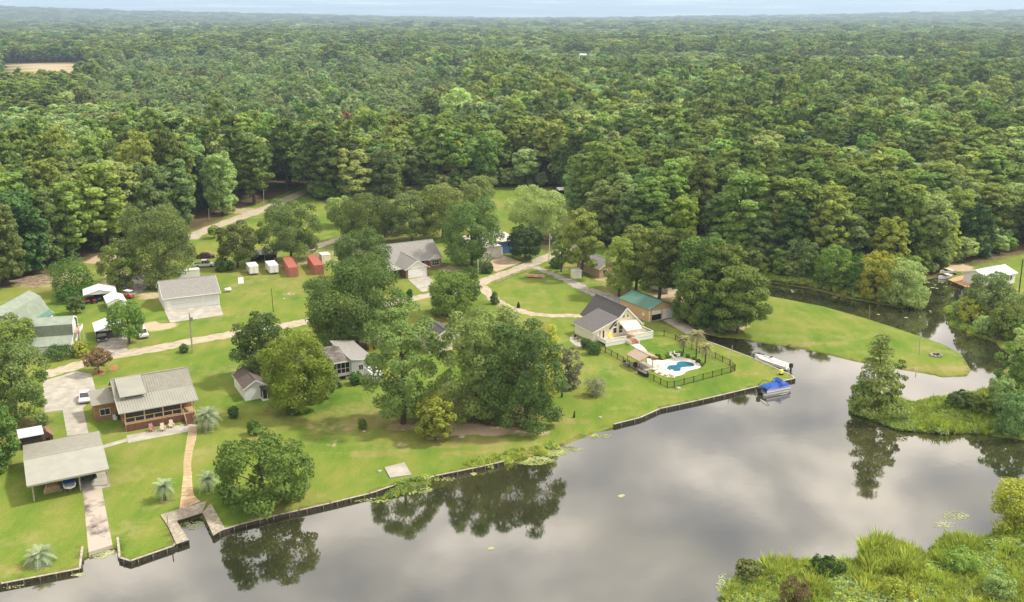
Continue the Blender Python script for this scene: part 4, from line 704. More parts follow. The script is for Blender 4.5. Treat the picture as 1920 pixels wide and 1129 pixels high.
def reeds(name, poly_px, n, label, tall=1.0, w_=(.10, .30, .02, .20, .28, .10), edge=0):
    poly = np.array([gp(*p) for p in poly_px]); lo, hi_ = poly.min(0), poly.max(0); q_ = rs.uniform(lo, hi_, (n * 4, 2)); q_ = q_[inpoly(q_, poly)][:n]; n = len(q_)
    s1 = (.55 + .9 * vnoise(q_[:, 0], q_[:, 1], 4.2, 77) * (1 + .2 * rs.rand(n))) * tall; z = np.where(inpoly(q_, WATER), WZ, bank_z(q_) - .02)
    k = rs.choice(6, n, p=w_); pt = vnoise(q_[:, 0], q_[:, 1], 5, 88); k = np.where(pt > .62, np.where(rs.rand(n) < .6, 4, 3), k)
    return scatter(name, np.column_stack([q_, z]), np.column_stack([rs.uniform(-.15, .15, (n, 2)), rs.rand(n) * 6.28]), np.column_stack([s1 * 1.1, s1 * 1.1, s1]), k, tp, label)
reeds('marsh_reeds', [(1348, 1140), (1372, 1088), (1390, 1058), (1450, 1056), (1530, 1050), (1600, 1052), (1640, 1058), (1700, 1062), (1752, 1060), (1740, 1040), (1816, 1024), (1865, 998), (1925, 988), (2080, 980), (2080, 1300), (1300, 1300)], 9000, 'bright green marsh grass and weeds covering the near corner of the pond', .8, (.18, .36, .06, .12, .20, .08))
reeds('marsh_reeds.001', [(1597, 752), (1671, 751), (1720, 754), (1784, 748), (1850, 735), (1880, 780), (1860, 808), (1752, 806), (1687, 801), (1623, 777), (1600, 770)], 2600, 'pale green reed bed running out to the lone cypress in the pond', .95)
reeds('marsh_reeds.002', [(1620, 1058), (1628, 1030), (1660, 1022), (1705, 1036), (1745, 1062), (1700, 1085), (1630, 1080)], 520, 'mound of tall arching marsh grass beside open water', 1.25, (.45, .25, .3, 0, 0, 0))
reeds('marsh_reeds.003', [(1745, 1038), (1760, 1018), (1800, 1012), (1830, 1030), (1800, 1052), (1755, 1052)], 300, 'darker clump of marsh grass at the pond edge below the golden bush', 1.0, (.4, .2, .3, .1, 0, 0))
reeds('marsh_reeds.004', [(1770, 575), (1812, 555), (1850, 560), (1925, 560), (1925, 640), (1866, 634), (1817, 622), (1779, 604)], 900, 'ground cover of weeds and grass on the canal bank', .6, (.05, .2, 0, .2, .1, .45))
reeds('marsh_reeds.005', [(1400, 520), (1455, 526), (1520, 535), (1591, 553), (1655, 564), (1725, 566), (1715, 530), (1600, 535), (1480, 512), (1400, 508)], 1200, 'weeds and low brush along the far bank of the dark canal', 1.2, (.2, .2, .1, .2, .1, .2))
reeds('marsh_reeds.006', [(725, 920), (745, 905), (800, 896), (818, 893), (812, 902), (780, 912), (745, 925), (700, 935)], 130, 'straggling waterside weeds beside the old concrete slab', .5, (.1, .2, 0, .2, .1, .4))
reeds('marsh_reeds.007', [(870, 868), (940, 850), (1000, 835), (1040, 825), (1050, 834), (1015, 848), (975, 858), (935, 868), (880, 880)], 150, 'low weeds along the unwalled bank below the big oak clump', .4, (.1, .5, 0, .2, .2, 0))
# lily pads / algae mats
def pads(name, spots, m, label, sz_=(.10, .24)):
    mb = MB(); r = random.Random(len(spots))
    for (x, y, rx, ry, n) in spots:
        for i in range(n):
            a = r.random() * 6.28; d = r.random() ** .6; X_, Y_ = gp(x + math.cos(a) * d * rx, y + math.sin(a) * d * ry, WZ); q_ = r.uniform(*sz_); k = r.randint(5, 7); z = WZ + .012 + r.random() * .02; o_ = r.random()
            mb.poly([(X_ + math.cos(o_ + j * 6.283 / k) * q_ * r.uniform(.8, 1.1), Y_ + math.sin(o_ + j * 6.283 / k) * q_, z) for j in range(k)])
    return tag(mb.build(name, m, kind='stuff'), label)
pads('lily_pads', [(1000, 864, 40, 8, 420), (1060, 842, 34, 5, 160), (765, 918, 45, 10, 200), (830, 898, 26, 4, 60), (700, 938, 40, 4, 70), (1110, 818, 40, 4, 100), (888, 888, 5, 3, 30), (1030, 850, 30, 6, 260)], M_LILY, 'yellow green lily pads floating along the bank below the oaks')
pads('lily_pads.001', [(1790, 967, 27, 8, 150), (1770, 985, 20, 8, 50), (1625, 1055, 30, 10, 150), (1560, 1050, 60, 6, 120), (1730, 1050, 30, 10, 160), (185, 1040, 22, 7, 120), (212, 1036, 14, 5, 60), (15, 1098, 30, 6, 80), (360, 985, 26, 8, 120), (148, 1078, 14, 3, 60), (1360, 1095, 18, 20, 160)], M_LILY2, 'pale mats of floating algae and duckweed at the pond margins', (.06, .16))
pads('lily_pads.002', [(1745, 533, 40, 9, 26), (1560, 556, 40, 6, 10), (1480, 545, 30, 4, 6), (1700, 590, 60, 12, 6), (920, 1028, 3, 2, 3), (1165, 930, 3, 2, 3)], M_LILY2, 'scattered pale floating leaves on the dark canal', (.15, .45))

# ------------------------------------------------------------------ water edges: bulkheads, docks, slabs
def bulkhead(line, label, sp=1.9, post_h=.25, wall=M_WOODD, capm=M_WOODG, h=.06):
    pts = [gp(*p) for p in line]; c = (sum(p[0] for p in pts) / len(pts), sum(p[1] for p in pts) / len(pts)); o = empty('bulkhead', (c[0], c[1], 0), 0, label, 'bulkhead', 'timber bulkheads holding the pond banks')
    wl = MB(); cp = MB(); pl = MB().box(-.05, .05, -.05, .05, -1.9, h - .02).me('post', mat('wet_post_wood', (.20, .17, .13), .8, .3, 3)); mr_ = random.Random(len(line)); posts = []
    for a, b in zip(pts, pts[1:]):
        d = Vector((b[0] - a[0], b[1] - a[1])); L_ = d.length; d.normalize(); n = Vector((-d.y, d.x)); mid_ = Vector(((a[0] + b[0]) / 2, (a[1] + b[1]) / 2))
        if not inpoly(np.array([[mid_.x + n.x, mid_.y + n.y]]), WATER)[0]: n = -n
        A = Vector((a[0] - c[0], a[1] - c[1], 0)) - Vector((d.x, d.y, 0)) * .1; Bv = Vector((b[0] - c[0], b[1] - c[1], 0)) + Vector((d.x, d.y, 0)) * .1; nn = Vector((n.x, n.y, 0))
        k = max(1, int(L_ / .6))
        for i in range(k):     # sheet boards, each with its own small offset
            t0, t1 = i / k, (i + 1) / k - .012; q0 = A.lerp(Bv, t0) + nn * (.16 + mr_.random() * .03); q1 = A.lerp(Bv, t1) + nn * (.16 + mr_.random() * .03); zt = h - .06 + mr_.uniform(-.03, .02)
            wl.hull([q0 + Vector((0, 0, -1.9)), q1 + Vector((0, 0, -1.9)), q1 + nn * .05 + Vector((0, 0, -1.9)), q0 + nn * .05 + Vector((0, 0, -1.9))], [q0 + Vector((0, 0, zt)), q1 + Vector((0, 0, zt)), q1 + nn * .05 + Vector((0, 0, zt)), q0 + nn * .05 + Vector((0, 0, zt))])
        cp.hull([A - nn * .06 + Vector((0, 0, h - .05)), Bv - nn * .06 + Vector((0, 0, h - .05)), Bv + nn * .24 + Vector((0, 0, h - .05)), A + nn * .24 + Vector((0, 0, h - .05))], [A - nn * .06 + Vector((0, 0, h)), Bv - nn * .06 + Vector((0, 0, h)), Bv + nn * .24 + Vector((0, 0, h)), A + nn * .24 + Vector((0, 0, h))])
        k = max(1, round(L_ / sp))
        for i in range(k):
            q_ = A.lerp(Bv, (i + .5) / k) + nn * .31; po = link('post', pl, o); po.location = (q_.x, q_.y, mr_.uniform(-.1, .05)); po.rotation_euler = (0, 0, math.atan2(d.y, d.x))
    wl.build('wall_boards', wall, o, kind='stuff'); cp.build('cap_board', capm, o); return o
bulkhead([(-60, 1110), (0, 1094), (148, 1066), (153, 1026)], 'timber bulkhead holding the lawn on the outer side of the concrete boat ramp')
bulkhead([(222, 1008), (226, 1045), (245, 1051), (323, 1024), (331, 1016)], 'short timber bulkhead between the boat ramp and the wooden dock')
bulkhead([(398, 999), (449, 983), (523, 964.6), (560, 956.6), (619, 943), (693, 925), (740, 909)], 'weathered timber bulkhead with pale posts below the low spreading oak')
bulkhead([(788, 900), (815, 892), (897, 875.5), (943, 865)], 'leaning old timber bulkhead below the big oak clump', 2.6)
bulkhead([(1151, 795), (1199, 783), (1237, 766), (1307, 751), (1422, 724), (1489, 709.5)], 'long dark timber bulkhead with pale cap below the pool yard', 2.4, capm=M_CONC)
bulkhead([(1489, 709.5), (1482, 703), (1412, 672), (1372, 657), (1326, 640), (1297, 626)], 'bulkhead with pale cap along the inlet where the white boat is moored', 2.4, capm=M_CONC)
def quad_planks(name, q4, n, m, z, t, parent, o0, gap=.02, kind='stuff'):
    A, Bq, Cq, D = [Vector((*gp(*p), z)) - Vector((o0[0], o0[1], 0)) for p in q4]; mb = MB(); r = random.Random(n)
    for i in range(n):
        t0 = i / n; t1 = (i + 1) / n - gap / max((D - A).length / n, .01) / n; dz = Vector((0, 0, r.uniform(-.008, .008)))
        p = [A.lerp(D, t0) + dz, Bq.lerp(Cq, t0) + dz, Bq.lerp(Cq, t1) + dz, A.lerp(D, t1) + dz]
        mb.slab(p, t)
    return mb.build(name, m, parent, kind=kind)
g0 = gp(350, 975); dk = empty('dock', (*g0, 0), 0, 'weathered U shaped wooden dock around a boat slip at the end of the stone path', 'dock')
quad_planks('deck_boards', [(317, 991), (331.5, 978), (354.5, 1013.8), (330.5, 1022)], 26, M_WOODG, .14, .06, dk, g0)
quad_planks('deck_boards', [(301, 967), (317, 991), (331.5, 978), (334.5, 956.6)], 16, M_WOODG, .16, .06, dk, g0)
quad_planks('deck_boards', [(334.5, 956.6), (331.5, 978), (380, 963), (388, 941)], 36, M_WOODG, .15, .06, dk, g0)
quad_planks('deck_boards', [(380, 963), (396, 945), (422, 992.5), (400, 1005.5)], 34, M_WOODG, .13, .06, dk, g0)
for p in [(330, 1020), (353, 1013), (342, 996), (331, 979), (380, 964), (392, 988), (399, 1003), (356, 971), (340, 1017)]:
    q_ = gp(*p); l = MB().tube([(0, 0, -2.2), (0, 0, .1)], .13, 7).build('pile', M_WOODD, dk); l.location = (q_[0] - g0[0], q_[1] - g0[1], 0)
for a, b in (((330.5, 1021), (354, 1013)), ((354, 1013), (332, 979)), ((332, 979), (380, 964)), ((380, 964), (400, 1005))):
    a, b = gp(*a), gp(*b); MB().bar((a[0] - g0[0], a[1] - g0[1], -.05), (b[0] - g0[0], b[1] - g0[1], -.05), .06, .3).build('edge_beam', M_WOODD, dk)
st = gp(315, 985); mooring = MB().tube([(0, 0, .1), (0, 0, 1.3)], .035, 6).build('mooring_post', M_WOODD); mooring.location = (*st, 0); tag(mooring, 'thin dark mooring pole standing on the U shaped dock', 'post')
q_ = gp(323, 1040, WZ); o = MB().tube([(0, 0, -1.5), (.1, 0, 1.0)], .07, 6).build('mooring_post', M_WOODD); o.location = (*q_, WZ); tag(o, 'dark mooring pile standing in the water off the dock corner', 'post')
# stone path
path_l = [(354.5, 800), (350, 825), (346, 850), (344, 870), (343.8, 893)]; path_r = [(370.4, 800), (368, 822), (361, 848), (358, 872), (359.8, 891.5)]
sheet('garden_path.001', path_l + path_r[::-1], mat('sand_bed', (.40, .36, .20), .95, .2, 1.5), .022)
mb = MB(); r_ = random.Random(3)
for i in range(30):
    t = (i + .5) / 30; k = t * 4; j = min(int(k), 3); f = k - j; l = Vector(gp(path_l[j][0] * (1 - f) + path_l[j + 1][0] * f, path_l[j][1] * (1 - f) + path_l[j + 1][1] * f)); rg = Vector(gp(path_r[j][0] * (1 - f) + path_r[j + 1][0] * f, path_r[j][1] * (1 - f) + path_r[j + 1][1] * f))
    for s in (.2, .5, .8):
        c = l.lerp(rg, s + r_.uniform(-.06, .06)); a0_ = r_.random(); n_ = r_.randint(5, 7); rr = r_.uniform(.19, .27)
        ring = [(c.x + math.cos(a0_ + u_ * 6.283 / n_) * rr * r_.uniform(.8, 1.15), c.y + math.sin(a0_ + u_ * 6.283 / n_) * rr * r_.uniform(.85, 1.2)) for u_ in range(n_)]
        mb.hull([(x, y, 0) for x, y in ring], [(x, y, .05 + r_.random() * .02) for x, y in ring])
tag(mb.build('flagstones', M_STONE, kind='stuff'), 'irregular orange flagstones laid in the garden path')
mb = MB(); Ls = [(343.8, 893), (341, 915), (339.9, 930), (336, 956.6)]; Rs_ = [(359.8, 891.5), (361, 915), (363.8, 930), (376, 941)]
for i in range(22):
    t = i / 22; k = t * 3; j = min(int(k), 2); f = k - j; f2 = min(f + 3 / 22 - .012, 1.0)
    A = Vector(gp(Ls[j][0] * (1 - f) + Ls[j + 1][0] * f, Ls[j][1] * (1 - f) + Ls[j + 1][1] * f)); Bq = Vector(gp(Rs_[j][0] * (1 - f) + Rs_[j + 1][0] * f, Rs_[j][1] * (1 - f) + Rs_[j + 1][1] * f))
    A2 = Vector(gp(Ls[j][0] * (1 - f2) + Ls[j + 1][0] * f2, Ls[j][1] * (1 - f2) + Ls[j + 1][1] * f2)); B2 = Vector(gp(Rs_[j][0] * (1 - f2) + Rs_[j + 1][0] * f2, Rs_[j][1] * (1 - f2) + Rs_[j + 1][1] * f2))
    for s in range(4):
        off = .5 * (i % 2) / 4; s0 = max(0, s / 4 - off); s1 = min(1, (s + 1) / 4 - off - .012) if s < 3 else 1; z = .05 + r_.random() * .015
        p = [A2.lerp(B2, s0), A2.lerp(B2, s1), A.lerp(Bq, s1), A.lerp(Bq, s0)]; mb.slab([(q_.x, q_.y, z) for q_ in p], .05)
tag(mb.build('paving_slabs', mat('buff_paving', (.58, .40, .24), .9, .2, 1.2), kind='stuff'), 'buff paving slabs on the path next to the dock')
sheet('concrete_slab', [(720.6, 878), (758.5, 868.7), (772, 891.7), (731.5, 897)], M_CONC, .16)

# ------------------------------------------------------------------ buildings
def seams(parent, a, b, c, d, n, m, w_=.05, h=.04, name='roof_seams'):   # raised ribs running a->d .. b->c
    a, b, c, d = map(Vector, (a, b, c, d)); mb = MB(); nrm = (b - a).cross(d - a).normalized() * (h / 2)
    if nrm.z < 0: nrm = -nrm
    for i in range(n + 1):
        t = i / n; p = a.lerp(b, t) + nrm; q_ = d.lerp(c, t) + nrm; mb.bar(p, q_, w_, h)
    return mb.build(name, m, parent, kind='stuff')
def courses(parent, a, b, c, d, m, sp=.28, name='shingle_courses'):      # stepped shingle courses, each lapping the one below
    a, b, c, d = map(Vector, (a, b, c, d)); L_ = ((d - a).length + (c - b).length) / 2; n = int(L_ / sp); mb = MB(); nrm = (b - a).cross(d - a).normalized()
    if nrm.z < 0: nrm = -nrm
    r = random.Random(n)
    for i in range(n):      # a,b = low edge; d,c = high edge
        t0, t1 = i / n, (i + 1) / n; p0 = a.lerp(d, t0) + nrm * .035; p1 = b.lerp(c, t0) + nrm * .035; p2 = b.lerp(c, t1) + nrm * .012; p3 = a.lerp(d, t1) + nrm * .012
        mb.poly([p0, p1, p2, p3]); mb.poly([a.lerp(d, t0) + nrm * .002, b.lerp(c, t0) + nrm * .002, p1, p0])
    return mb.build(name, m, parent, kind='stuff')
def window(parent, u0, u1, z0, z1, v, facing='front', fm=None, cols=2, rows=1, depth=.05):
    """framed window; facing front: plane v = const looking to -v; left: plane u = v looking to -u"""
    fm = fm or M_WHITE; t = .07; mb = MB(); gl = MB()
    def bx(m_, a0, a1, c0, c1, d0, d1):
        if facing == 'front': m_.box(a0, a1, v - d1, v - d0, c0, c1)
        else: m_.box(v - d1, v - d0, a0, a1, c0, c1)
    bx(mb, u0 - t, u1 + t, z0 - t, z0, 0, depth + .03); bx(mb, u0 - t, u1 + t, z1, z1 + t, 0, depth + .02); bx(mb, u0 - t, u0, z0, z1, 0, depth); bx(mb, u1, u1 + t, z0, z1, 0, depth)
    for i in range(1, cols): c = u0 + (u1 - u0) * i / cols; bx(mb, c - .02, c + .02, z0, z1, 0, depth * .8)
    for i in range(1, rows): c = z0 + (z1 - z0) * i / rows; bx(mb, u0, u1, c - .02, c + .02, 0, depth * .8)
    f = mb.build('window', fm, parent); bx(gl, u0, u1, z0, z1, .004, .018); gl.build('pane', M_GLASS, f); return f
def garage_door(parent, u0, u1, z0, z1, v, m, n=4):
    mb = MB(); h = (z1 - z0) / n
    for i in range(n): mb.box(u0, u1, v - .05, v - .004, z0 + i * h, z0 + (i + 1) * h - .03)
    return mb.build('garage_door', m, parent)
def roof2(o, u0, u1, v0, v1, ze, zr, m, over=.35, t=.12, axis='u', fascia=None, shing=True, ns=0, vr=None):
    """gable roof; ridge along u (axis='u') or v"""
    def P(a, b, z): return (a, b, z) if axis == 'u' else (b, a, z)
    mid_ = vr if vr is not None else (v0 + v1) / 2; s0 = (zr - ze) / (mid_ - v0); s1 = (zr - ze) / (v1 - mid_); a0, a1 = u0 - over, u1 + over
    b0, b1 = v0 - over, v1 + over; z0 = ze - s0 * over; z1 = ze - s1 * over
    for (b, z) in ((b0, z0), (b1, z1)):
        q4 = [P(a0, b, z), P(a1, b, z), P(a1, mid_, zr), P(a0, mid_, zr)]
        MB().slab([(p[0], p[1], p[2]) for p in q4], t).build('roof_slope', m, o)
        if shing: courses(o, *q4, m)
        if ns: seams(o, *q4, ns, m)
    q_ = MB(); p0, p1 = Vector(P(a0, mid_, zr + .04)), Vector(P(a1, mid_, zr + .04)); q_.bar(p0, p1, .22, .07); q_.build('ridge_cap', m, o)
    if fascia:
        mb = MB()
        for b, z in ((b0, z0), (b1, z1)):
            mb.bar(P(a0 - .02, b, z - .1), P(a1 + .02, b, z - .1), .05, .2)
            for a in (a0 - .03, a1 + .03): mb.bar(P(a, b, z - .08), P(a, mid_, zr - .08), .05, .2)
        mb.build('fascia', fascia, o)
def gable_body(o, u0, u1, v0, v1, ze, zr, m, axis='u', vr=None, name='wall', z0=-.2):
    if axis == 'u':
        mid_ = vr if vr is not None else (v0 + v1) / 2
        return MB().prism([(v0, z0), (v1, z0), (v1, ze - .13), (mid_, zr - .13), (v0, ze - .13)], u0, u1, 'x').build(name, m, o)
    mid_ = vr if vr is not None else (u0 + u1) / 2
    return MB().prism([(u0, z0), (u1, z0), (u1, ze - .13), (mid_, zr - .13), (u0, ze - .13)], v0, v1, 'y').build(name, m, o)

# log house -------------------------------------------------------------
o = frame_at((237.5, 812.7), 29, 'log_house', 'log house with tan metal roof, shed dormer and timber porch facing the pond', 'house')
B('wall', M_LOG, o, (0, 11.0, 3.5, 12.3, -.2, 4.0))
for i in range(11): B('log_course', M_LOG, o, (-.06, 11.06, 3.42, 3.5, 1.45 + i * .23, 1.45 + i * .23 + .19))
B('porch_skirt', M_REDW, o, (.1, 9.2, .62, .72, 0, 1.2), (10.9, 11.0, .7, 3.4, 0, 1.2), (.05, .12, .7, 3.4, 0, 1.2))
for i in range(24): B('skirt_board', M_REDW, o, (.12 + i * .38, .12 + i * .38 + .34, .56, .62, .06, 1.15))
B('porch_floor', M_TIMB, o, (0, 11.1, .6, 3.5, 1.2, 1.32))
for u_ in (.1, 3.1, 6.0, 8.9, 10.95): B('post', M_TIMB, o, (u_ - .1, u_ + .1, .62, .82, 0, 3.35))
for a, b in ((.2, 3.0), (3.2, 5.9), (6.1, 8.8)):
    B('rail', M_TIMB, o, (a, b, .68, .78, 2.22, 2.34)); B('rail', M_TIMB, o, (a, b, .66, .78, 1.42, 1.54)); c = (a + b) / 2; B('rail_post', M_TIMB, o, (c - .07, c + .07, .67, .77, 1.54, 2.22))
B('porch_screen', M_SCRN, o, (.2, 8.8, .85, .87, 1.35, 3.2))
B('door', M_DARK, o, (5.3, 6.3, 3.38, 3.42, 1.32, 3.3)); window(o, 1.0, 2.6, 1.9, 3.1, 3.42); window(o, 7.2, 8.4, 1.9, 3.1, 3.42)
for i in range(7): B('stair_tread', M_REDW, o, (9.15, 10.85, .55 - i * .30, .83 - i * .30, .0, 1.22 - i * .17))
B('stair_side', M_REDW, o, (9.05, 9.14, -1.6, .7, 0, .5), (10.86, 10.95, -1.6, .7, 0, .5)); MB().bar((9.1, .6, 2.2), (9.1, -1.7, 1.0), .08).bar((10.9, .6, 2.2), (10.9, -1.7, 1.0), .08).bar((9.1, -1.7, 0), (9.1, -1.7, 1.0), .09).bar((10.9, -1.7, 0), (10.9, -1.7, 1.0), .09).build('handrail', M_TIMB, o)
A_, B_, C_, D_ = (-.7, 4.85, 4.6), (11.8, 4.85, 4.6), (11.8, 8.45, 6.55), (-.7, 8.45, 6.55)
MB().slab([A_, B_, C_, D_], .12).build('roof_slope', M_METT, o); seams(o, A_, B_, C_, D_, 30, M_METT, .09, .09)
E_, F_ = (-.8, .35, 3.38), (11.7, .35, 3.38); MB().slab([E_, F_, (11.75, 4.9, 4.57), (-.75, 4.9, 4.57)], .1).build('porch_roof', M_METL, o); seams(o, E_, F_, (11.75, 4.9, 4.58), (-.75, 4.9, 4.58), 30, M_METL, .09, .09)
MB().slab([D_, C_, (11.8, 13.0, 4.0), (-.7, 13.0, 4.0)], .12).build('roof_slope', M_METT, o); MB().bar((-.72, 8.45, 6.6), (11.82, 8.45, 6.6), .3, .08).build('ridge_cap', M_METT, o)
MB().prism([(3.6, 3.7), (12.2, 3.7), (12.2, 4.1), (8.45, 6.4), (4.8, 4.4)], 0, .12, 'x').prism([(3.6, 3.7), (12.2, 3.7), (12.2, 4.1), (8.45, 6.4), (4.8, 4.4)], 10.9, 11.0, 'x').build('gable_wall', M_LOG, o)
dm = MB().prism([(3.95, 4.2), (8.3, 6.3), (3.95, 4.92)], .35, 3.75, 'x').build('dormer', M_METL, o)
q4 = [(0, 3.4, 5.02), (4.1, 3.4, 5.02), (4.1, 8.5, 6.66), (0, 8.5, 6.66)]; MB().slab(q4, .12).build('dormer_roof', M_METL, dm); seams(dm, *q4, 12, M_METL)
B('dormer_window', M_GLASS, dm, (.7, 3.4, 3.90, 3.94, 4.5, 4.8)); B('dormer_trim', M_PGREEN, dm, (.3, 3.8, 3.88, 3.93, 4.25, 4.42))
B('wing_wall', M_LOG, o, (-3.7, -.02, 7.55, 12.0, -.2, 2.95)); B('brick_base', M_BRICK, o, (-3.78, -.02, 7.45, 7.55, 0, .9))
q4 = [(-4.05, 7.1, 3.02), (-.05, 7.1, 3.02), (-.05, 12.4, 3.85), (-4.05, 12.4, 3.85)]; MB().slab(q4, .12).build('wing_roof', M_METT, o); seams(o, *q4, 12, M_METT)
window(o, -2.9, -1.4, .95, 2.0, 7.45); B('air_conditioner', M_WHITE, o, (-1.1, -.4, 6.7, 7.3, 0, .8))
# chairs on patio
def chair(px, ang, m, label, name='garden_chair', grp='chairs on the log house patio'):
    g = gp(*px); c = empty(name, (*g, .03), R(ang), label, 'chair', grp)
    B('seat', m, c, (-.32, .32, -.35, .35, .33, .40)); MB().slab([(-.32, .30, .42), (.32, .30, .42), (.28, .62, 1.15), (-.28, .62, 1.15)], .05).build('backrest', m, c)
    for s in (-1, 1): B('armrest', m, c, (s * .38 - .07, s * .38 + .07, -.4, .4, .58, .62)); B('leg', m, c, (s * .36 - .04, s * .36 + .04, -.36, -.28, 0, .58)); B('leg', m, c, (s * .36 - .04, s * .36 + .04, .28, .36, 0, .58))
    return c
chair((306, 808), 29, mat('faded_pine_wood', (.55, .46, .36), .8, .1, 3), 'pale wooden garden chair next to the orange one before the log porch'); chair((322, 802), 24, MATS['faded_pine_wood'], 'pale wooden garden chair closest to the log house porch stairs')
chair((285, 809), 35, mat('orange_brown_wood', (.36, .19, .13), .6, .1, 2), 'orange brown wooden garden chair before the log porch')

# boathouse -----------------------------------------------------------
o = frame_at((61.8, 935), 30, 'boathouse', 'open sided boathouse with pale metal roof above the concrete ramp', 'boathouse')
q4 = [(-.6, -2.2, 3.05), (10.0, -2.2, 3.05), (10.3, 5.0, 3.95), (-.3, 5.0, 3.95)]; MB().slab(q4, .12).build('roof_slope', M_METL, o); seams(o, *q4, 3, M_METL, .04, .02)
q5 = [(-.3, 5.0, 3.95), (10.3, 5.0, 3.95), (10.8, 12.8, 3.0), (.1, 12.8, 3.0)]; MB().slab(q5, .12).build('roof_slope', M_METT, o)
MB().bar((-.35, 5, 3.98), (10.35, 5, 3.98), .25, .06).build('ridge_cap', M_METL, o); MB().bar((-.6, -2.22, 2.93), (10.0, -2.22, 2.93), .05, .26).build('fascia', M_METT, o)
for u_ in (.1, 6.1, 9.8):
    for v_ in (-1.0, 4.9, 11.8): B('post', M_WOODG, o, (u_ - .09, u_ + .09, v_ - .09, v_ + .09, 0, 3.1 + (.55 if v_ == 4.9 else 0)))
B('back_wall', M_WOODD, o, (.1, 10.2, 11.9, 12.0, 0, 2.9), (0, .08, 4, 12, 0, 2.9)); B('slab_floor', M_CONC, o, (6.2, 10.0, -1.6, 11.5, -.1, .06)); B('beam', M_WOODG, o, (0, 9.9, -1.1, -.95, 2.75, 2.98))
mb = MB(); r_ = random.Random(4); g = gp(84, 925)
o = empty('log_stack', (*g, 0), R(30), 'brown firewood stack under the boathouse roof', 'firewood')
for i in range(4):
    for j in range(9 - i): MB().tube([(j * .27 + i * .13, -.5, .15 + i * .24), (j * .27 + i * .13, .6, .15 + i * .24)], .125, 7).build('log', M_STONE, o)
def hull_pts(L_, W_, H_, n=9, bow=.45):
    out = []
    for i in range(n):
        t = i / (n - 1); x = -L_ / 2 + L_ * t; w_ = W_ / 2 * (1 if t < 1 - bow else max(.02, 1 - ((t - 1 + bow) / bow) ** 2)); zz = .25 * max(0, (t - .6) / .4) ** 2
        out.append([(x, -w_, H_ + zz), (x, -w_ * .78, H_ * .3), (x, 0, 0 + zz * .7), (x, w_ * .78, H_ * .3), (x, w_, H_ + zz), (x, w_ * .86, H_ + zz), (x, w_ * .7, H_ * .55), (x, -w_ * .7, H_ * .55), (x, -w_ * .86, H_ + zz)])
    return out
def boat_hull(name, m, parent, L_, W_, H_, **k):
    rg = hull_pts(L_, W_, H_, **k); mb = MB(); n = len(rg[0])
    for rr in rg: mb.v += rr
    for i in range(len(rg) - 1):
        for j in range(n): mb.f.append((i * n + j, (i + 1) * n + j, (i + 1) * n + (j + 1) % n, i * n + (j + 1) % n))
    mb.f.append(tuple(range(n - 1, -1, -1))); mb.f.append(tuple((len(rg) - 1) * n + j for j in range(n))); return mb.build(name, m, parent)
g = gp(130, 912); o = empty('covered_boat', (*g, .5), R(118), 'small boat under a blue and white cover on a trailer inside the boathouse', 'boat')
boat_hull('hull', M_WHITE, o, 4.2, 1.7, .7); MB().slab([(-1.9, -.8, .95), (-1.9, .8, .95), (.6, .8, 1.25), (.6, -.8, 1.25)], .1).build('cover', M_BLUEC, o); MB().slab([(.6, -.8, 1.25), (.6, .8, 1.25), (1.7, .4, 1.0), (1.7, -.4, 1.0)], .1).build('cover_front', M_WHITE, o)
MB().box(-2.2, 2.8, -.05, .05, -.3, -.2).box(-.8, -.6, -.9, .9, -.35, -.25).build('trailer_frame', M_METAL, o)
for s in (-1, 1): MB().tube([(-.7, s * .85, -.2), (-.7, s * 1.0, -.2)], .28, 10).build('wheel', M_TYRE, o)
g = gp(168, 896); o = empty('small_boat', (*g, .45), R(118), 'dark green small boat on the concrete bay of the boathouse', 'boat')
boat_hull('hull', mat('dark_green_paint', (.05, .08, .05), .5, .2, 2), o, 4.4, 1.6, .7); B('seat', M_METAL, o, (-.8, -.5, -.6, .6, .5, .6)); B('outboard_motor', M_BLACK, o, (-2.5, -2.2, -.18, .18, .2, 1.1)); B('trailer_frame', M_METAL, o, (-2.2, 2.6, -.5, -.42, -.2, -.1), (-2.2, 2.6, .42, .5, -.2, -.1))
for s in (-1, 1): MB().tube([(-.5, s * .8, -.15), (-.5, s * .95, -.15)], .28, 10).build('wheel', M_TYRE, o)
g = gp(112, 925); o = empty('metal_stand', (*g, 0), R(30), 'small grey metal frame stand between the firewood and the covered boat', 'stand')
MB().bar((0, 0, 0), (.1, .1, 1), .06).bar((.7, 0, 0), (.6, .1, 1), .06).bar((.1, .1, 1), (.6, .1, 1), .06).bar((0, .6, 0), (.1, .5, 1), .06).bar((.7, .6, 0), (.6, .5, 1), .06).box(0, .7, 0, .6, .5, .55).build('frame', M_METAL, o)
o = frame_at((38, 846), 30, 'lean_to_shed', 'little lean-to with bluish white metal roof behind the boathouse', 'shed')
B('wall', M_WOODD, o, (.2, 3.2, .2, 2.6, 0, 1.9)); MB().slab([(0, 0, 2.1), (3.6, 0, 2.1), (3.6, 2.9, 2.5), (0, 2.9, 2.5)], .07).build('roof', mat('blue_white_metal', (.50, .56, .62), .4, .05, 2, spec=.5), o)
o = frame_at((81, 832), 30, 'dog_kennel', 'brown wooden dog kennel behind the boathouse roof', 'kennel')
gable_body(o, 0, 1.5, 0, 1.8, 1.2, 2.0, M_REDW, 'v'); roof2(o, 0, 1.8, 0, 1.5, 1.2, 2.0, M_BRICK, .15, .06, 'v', shing=False); B('doorway', M_DARK, o, (.45, 1.05, -.03, -.005, .0, .9))

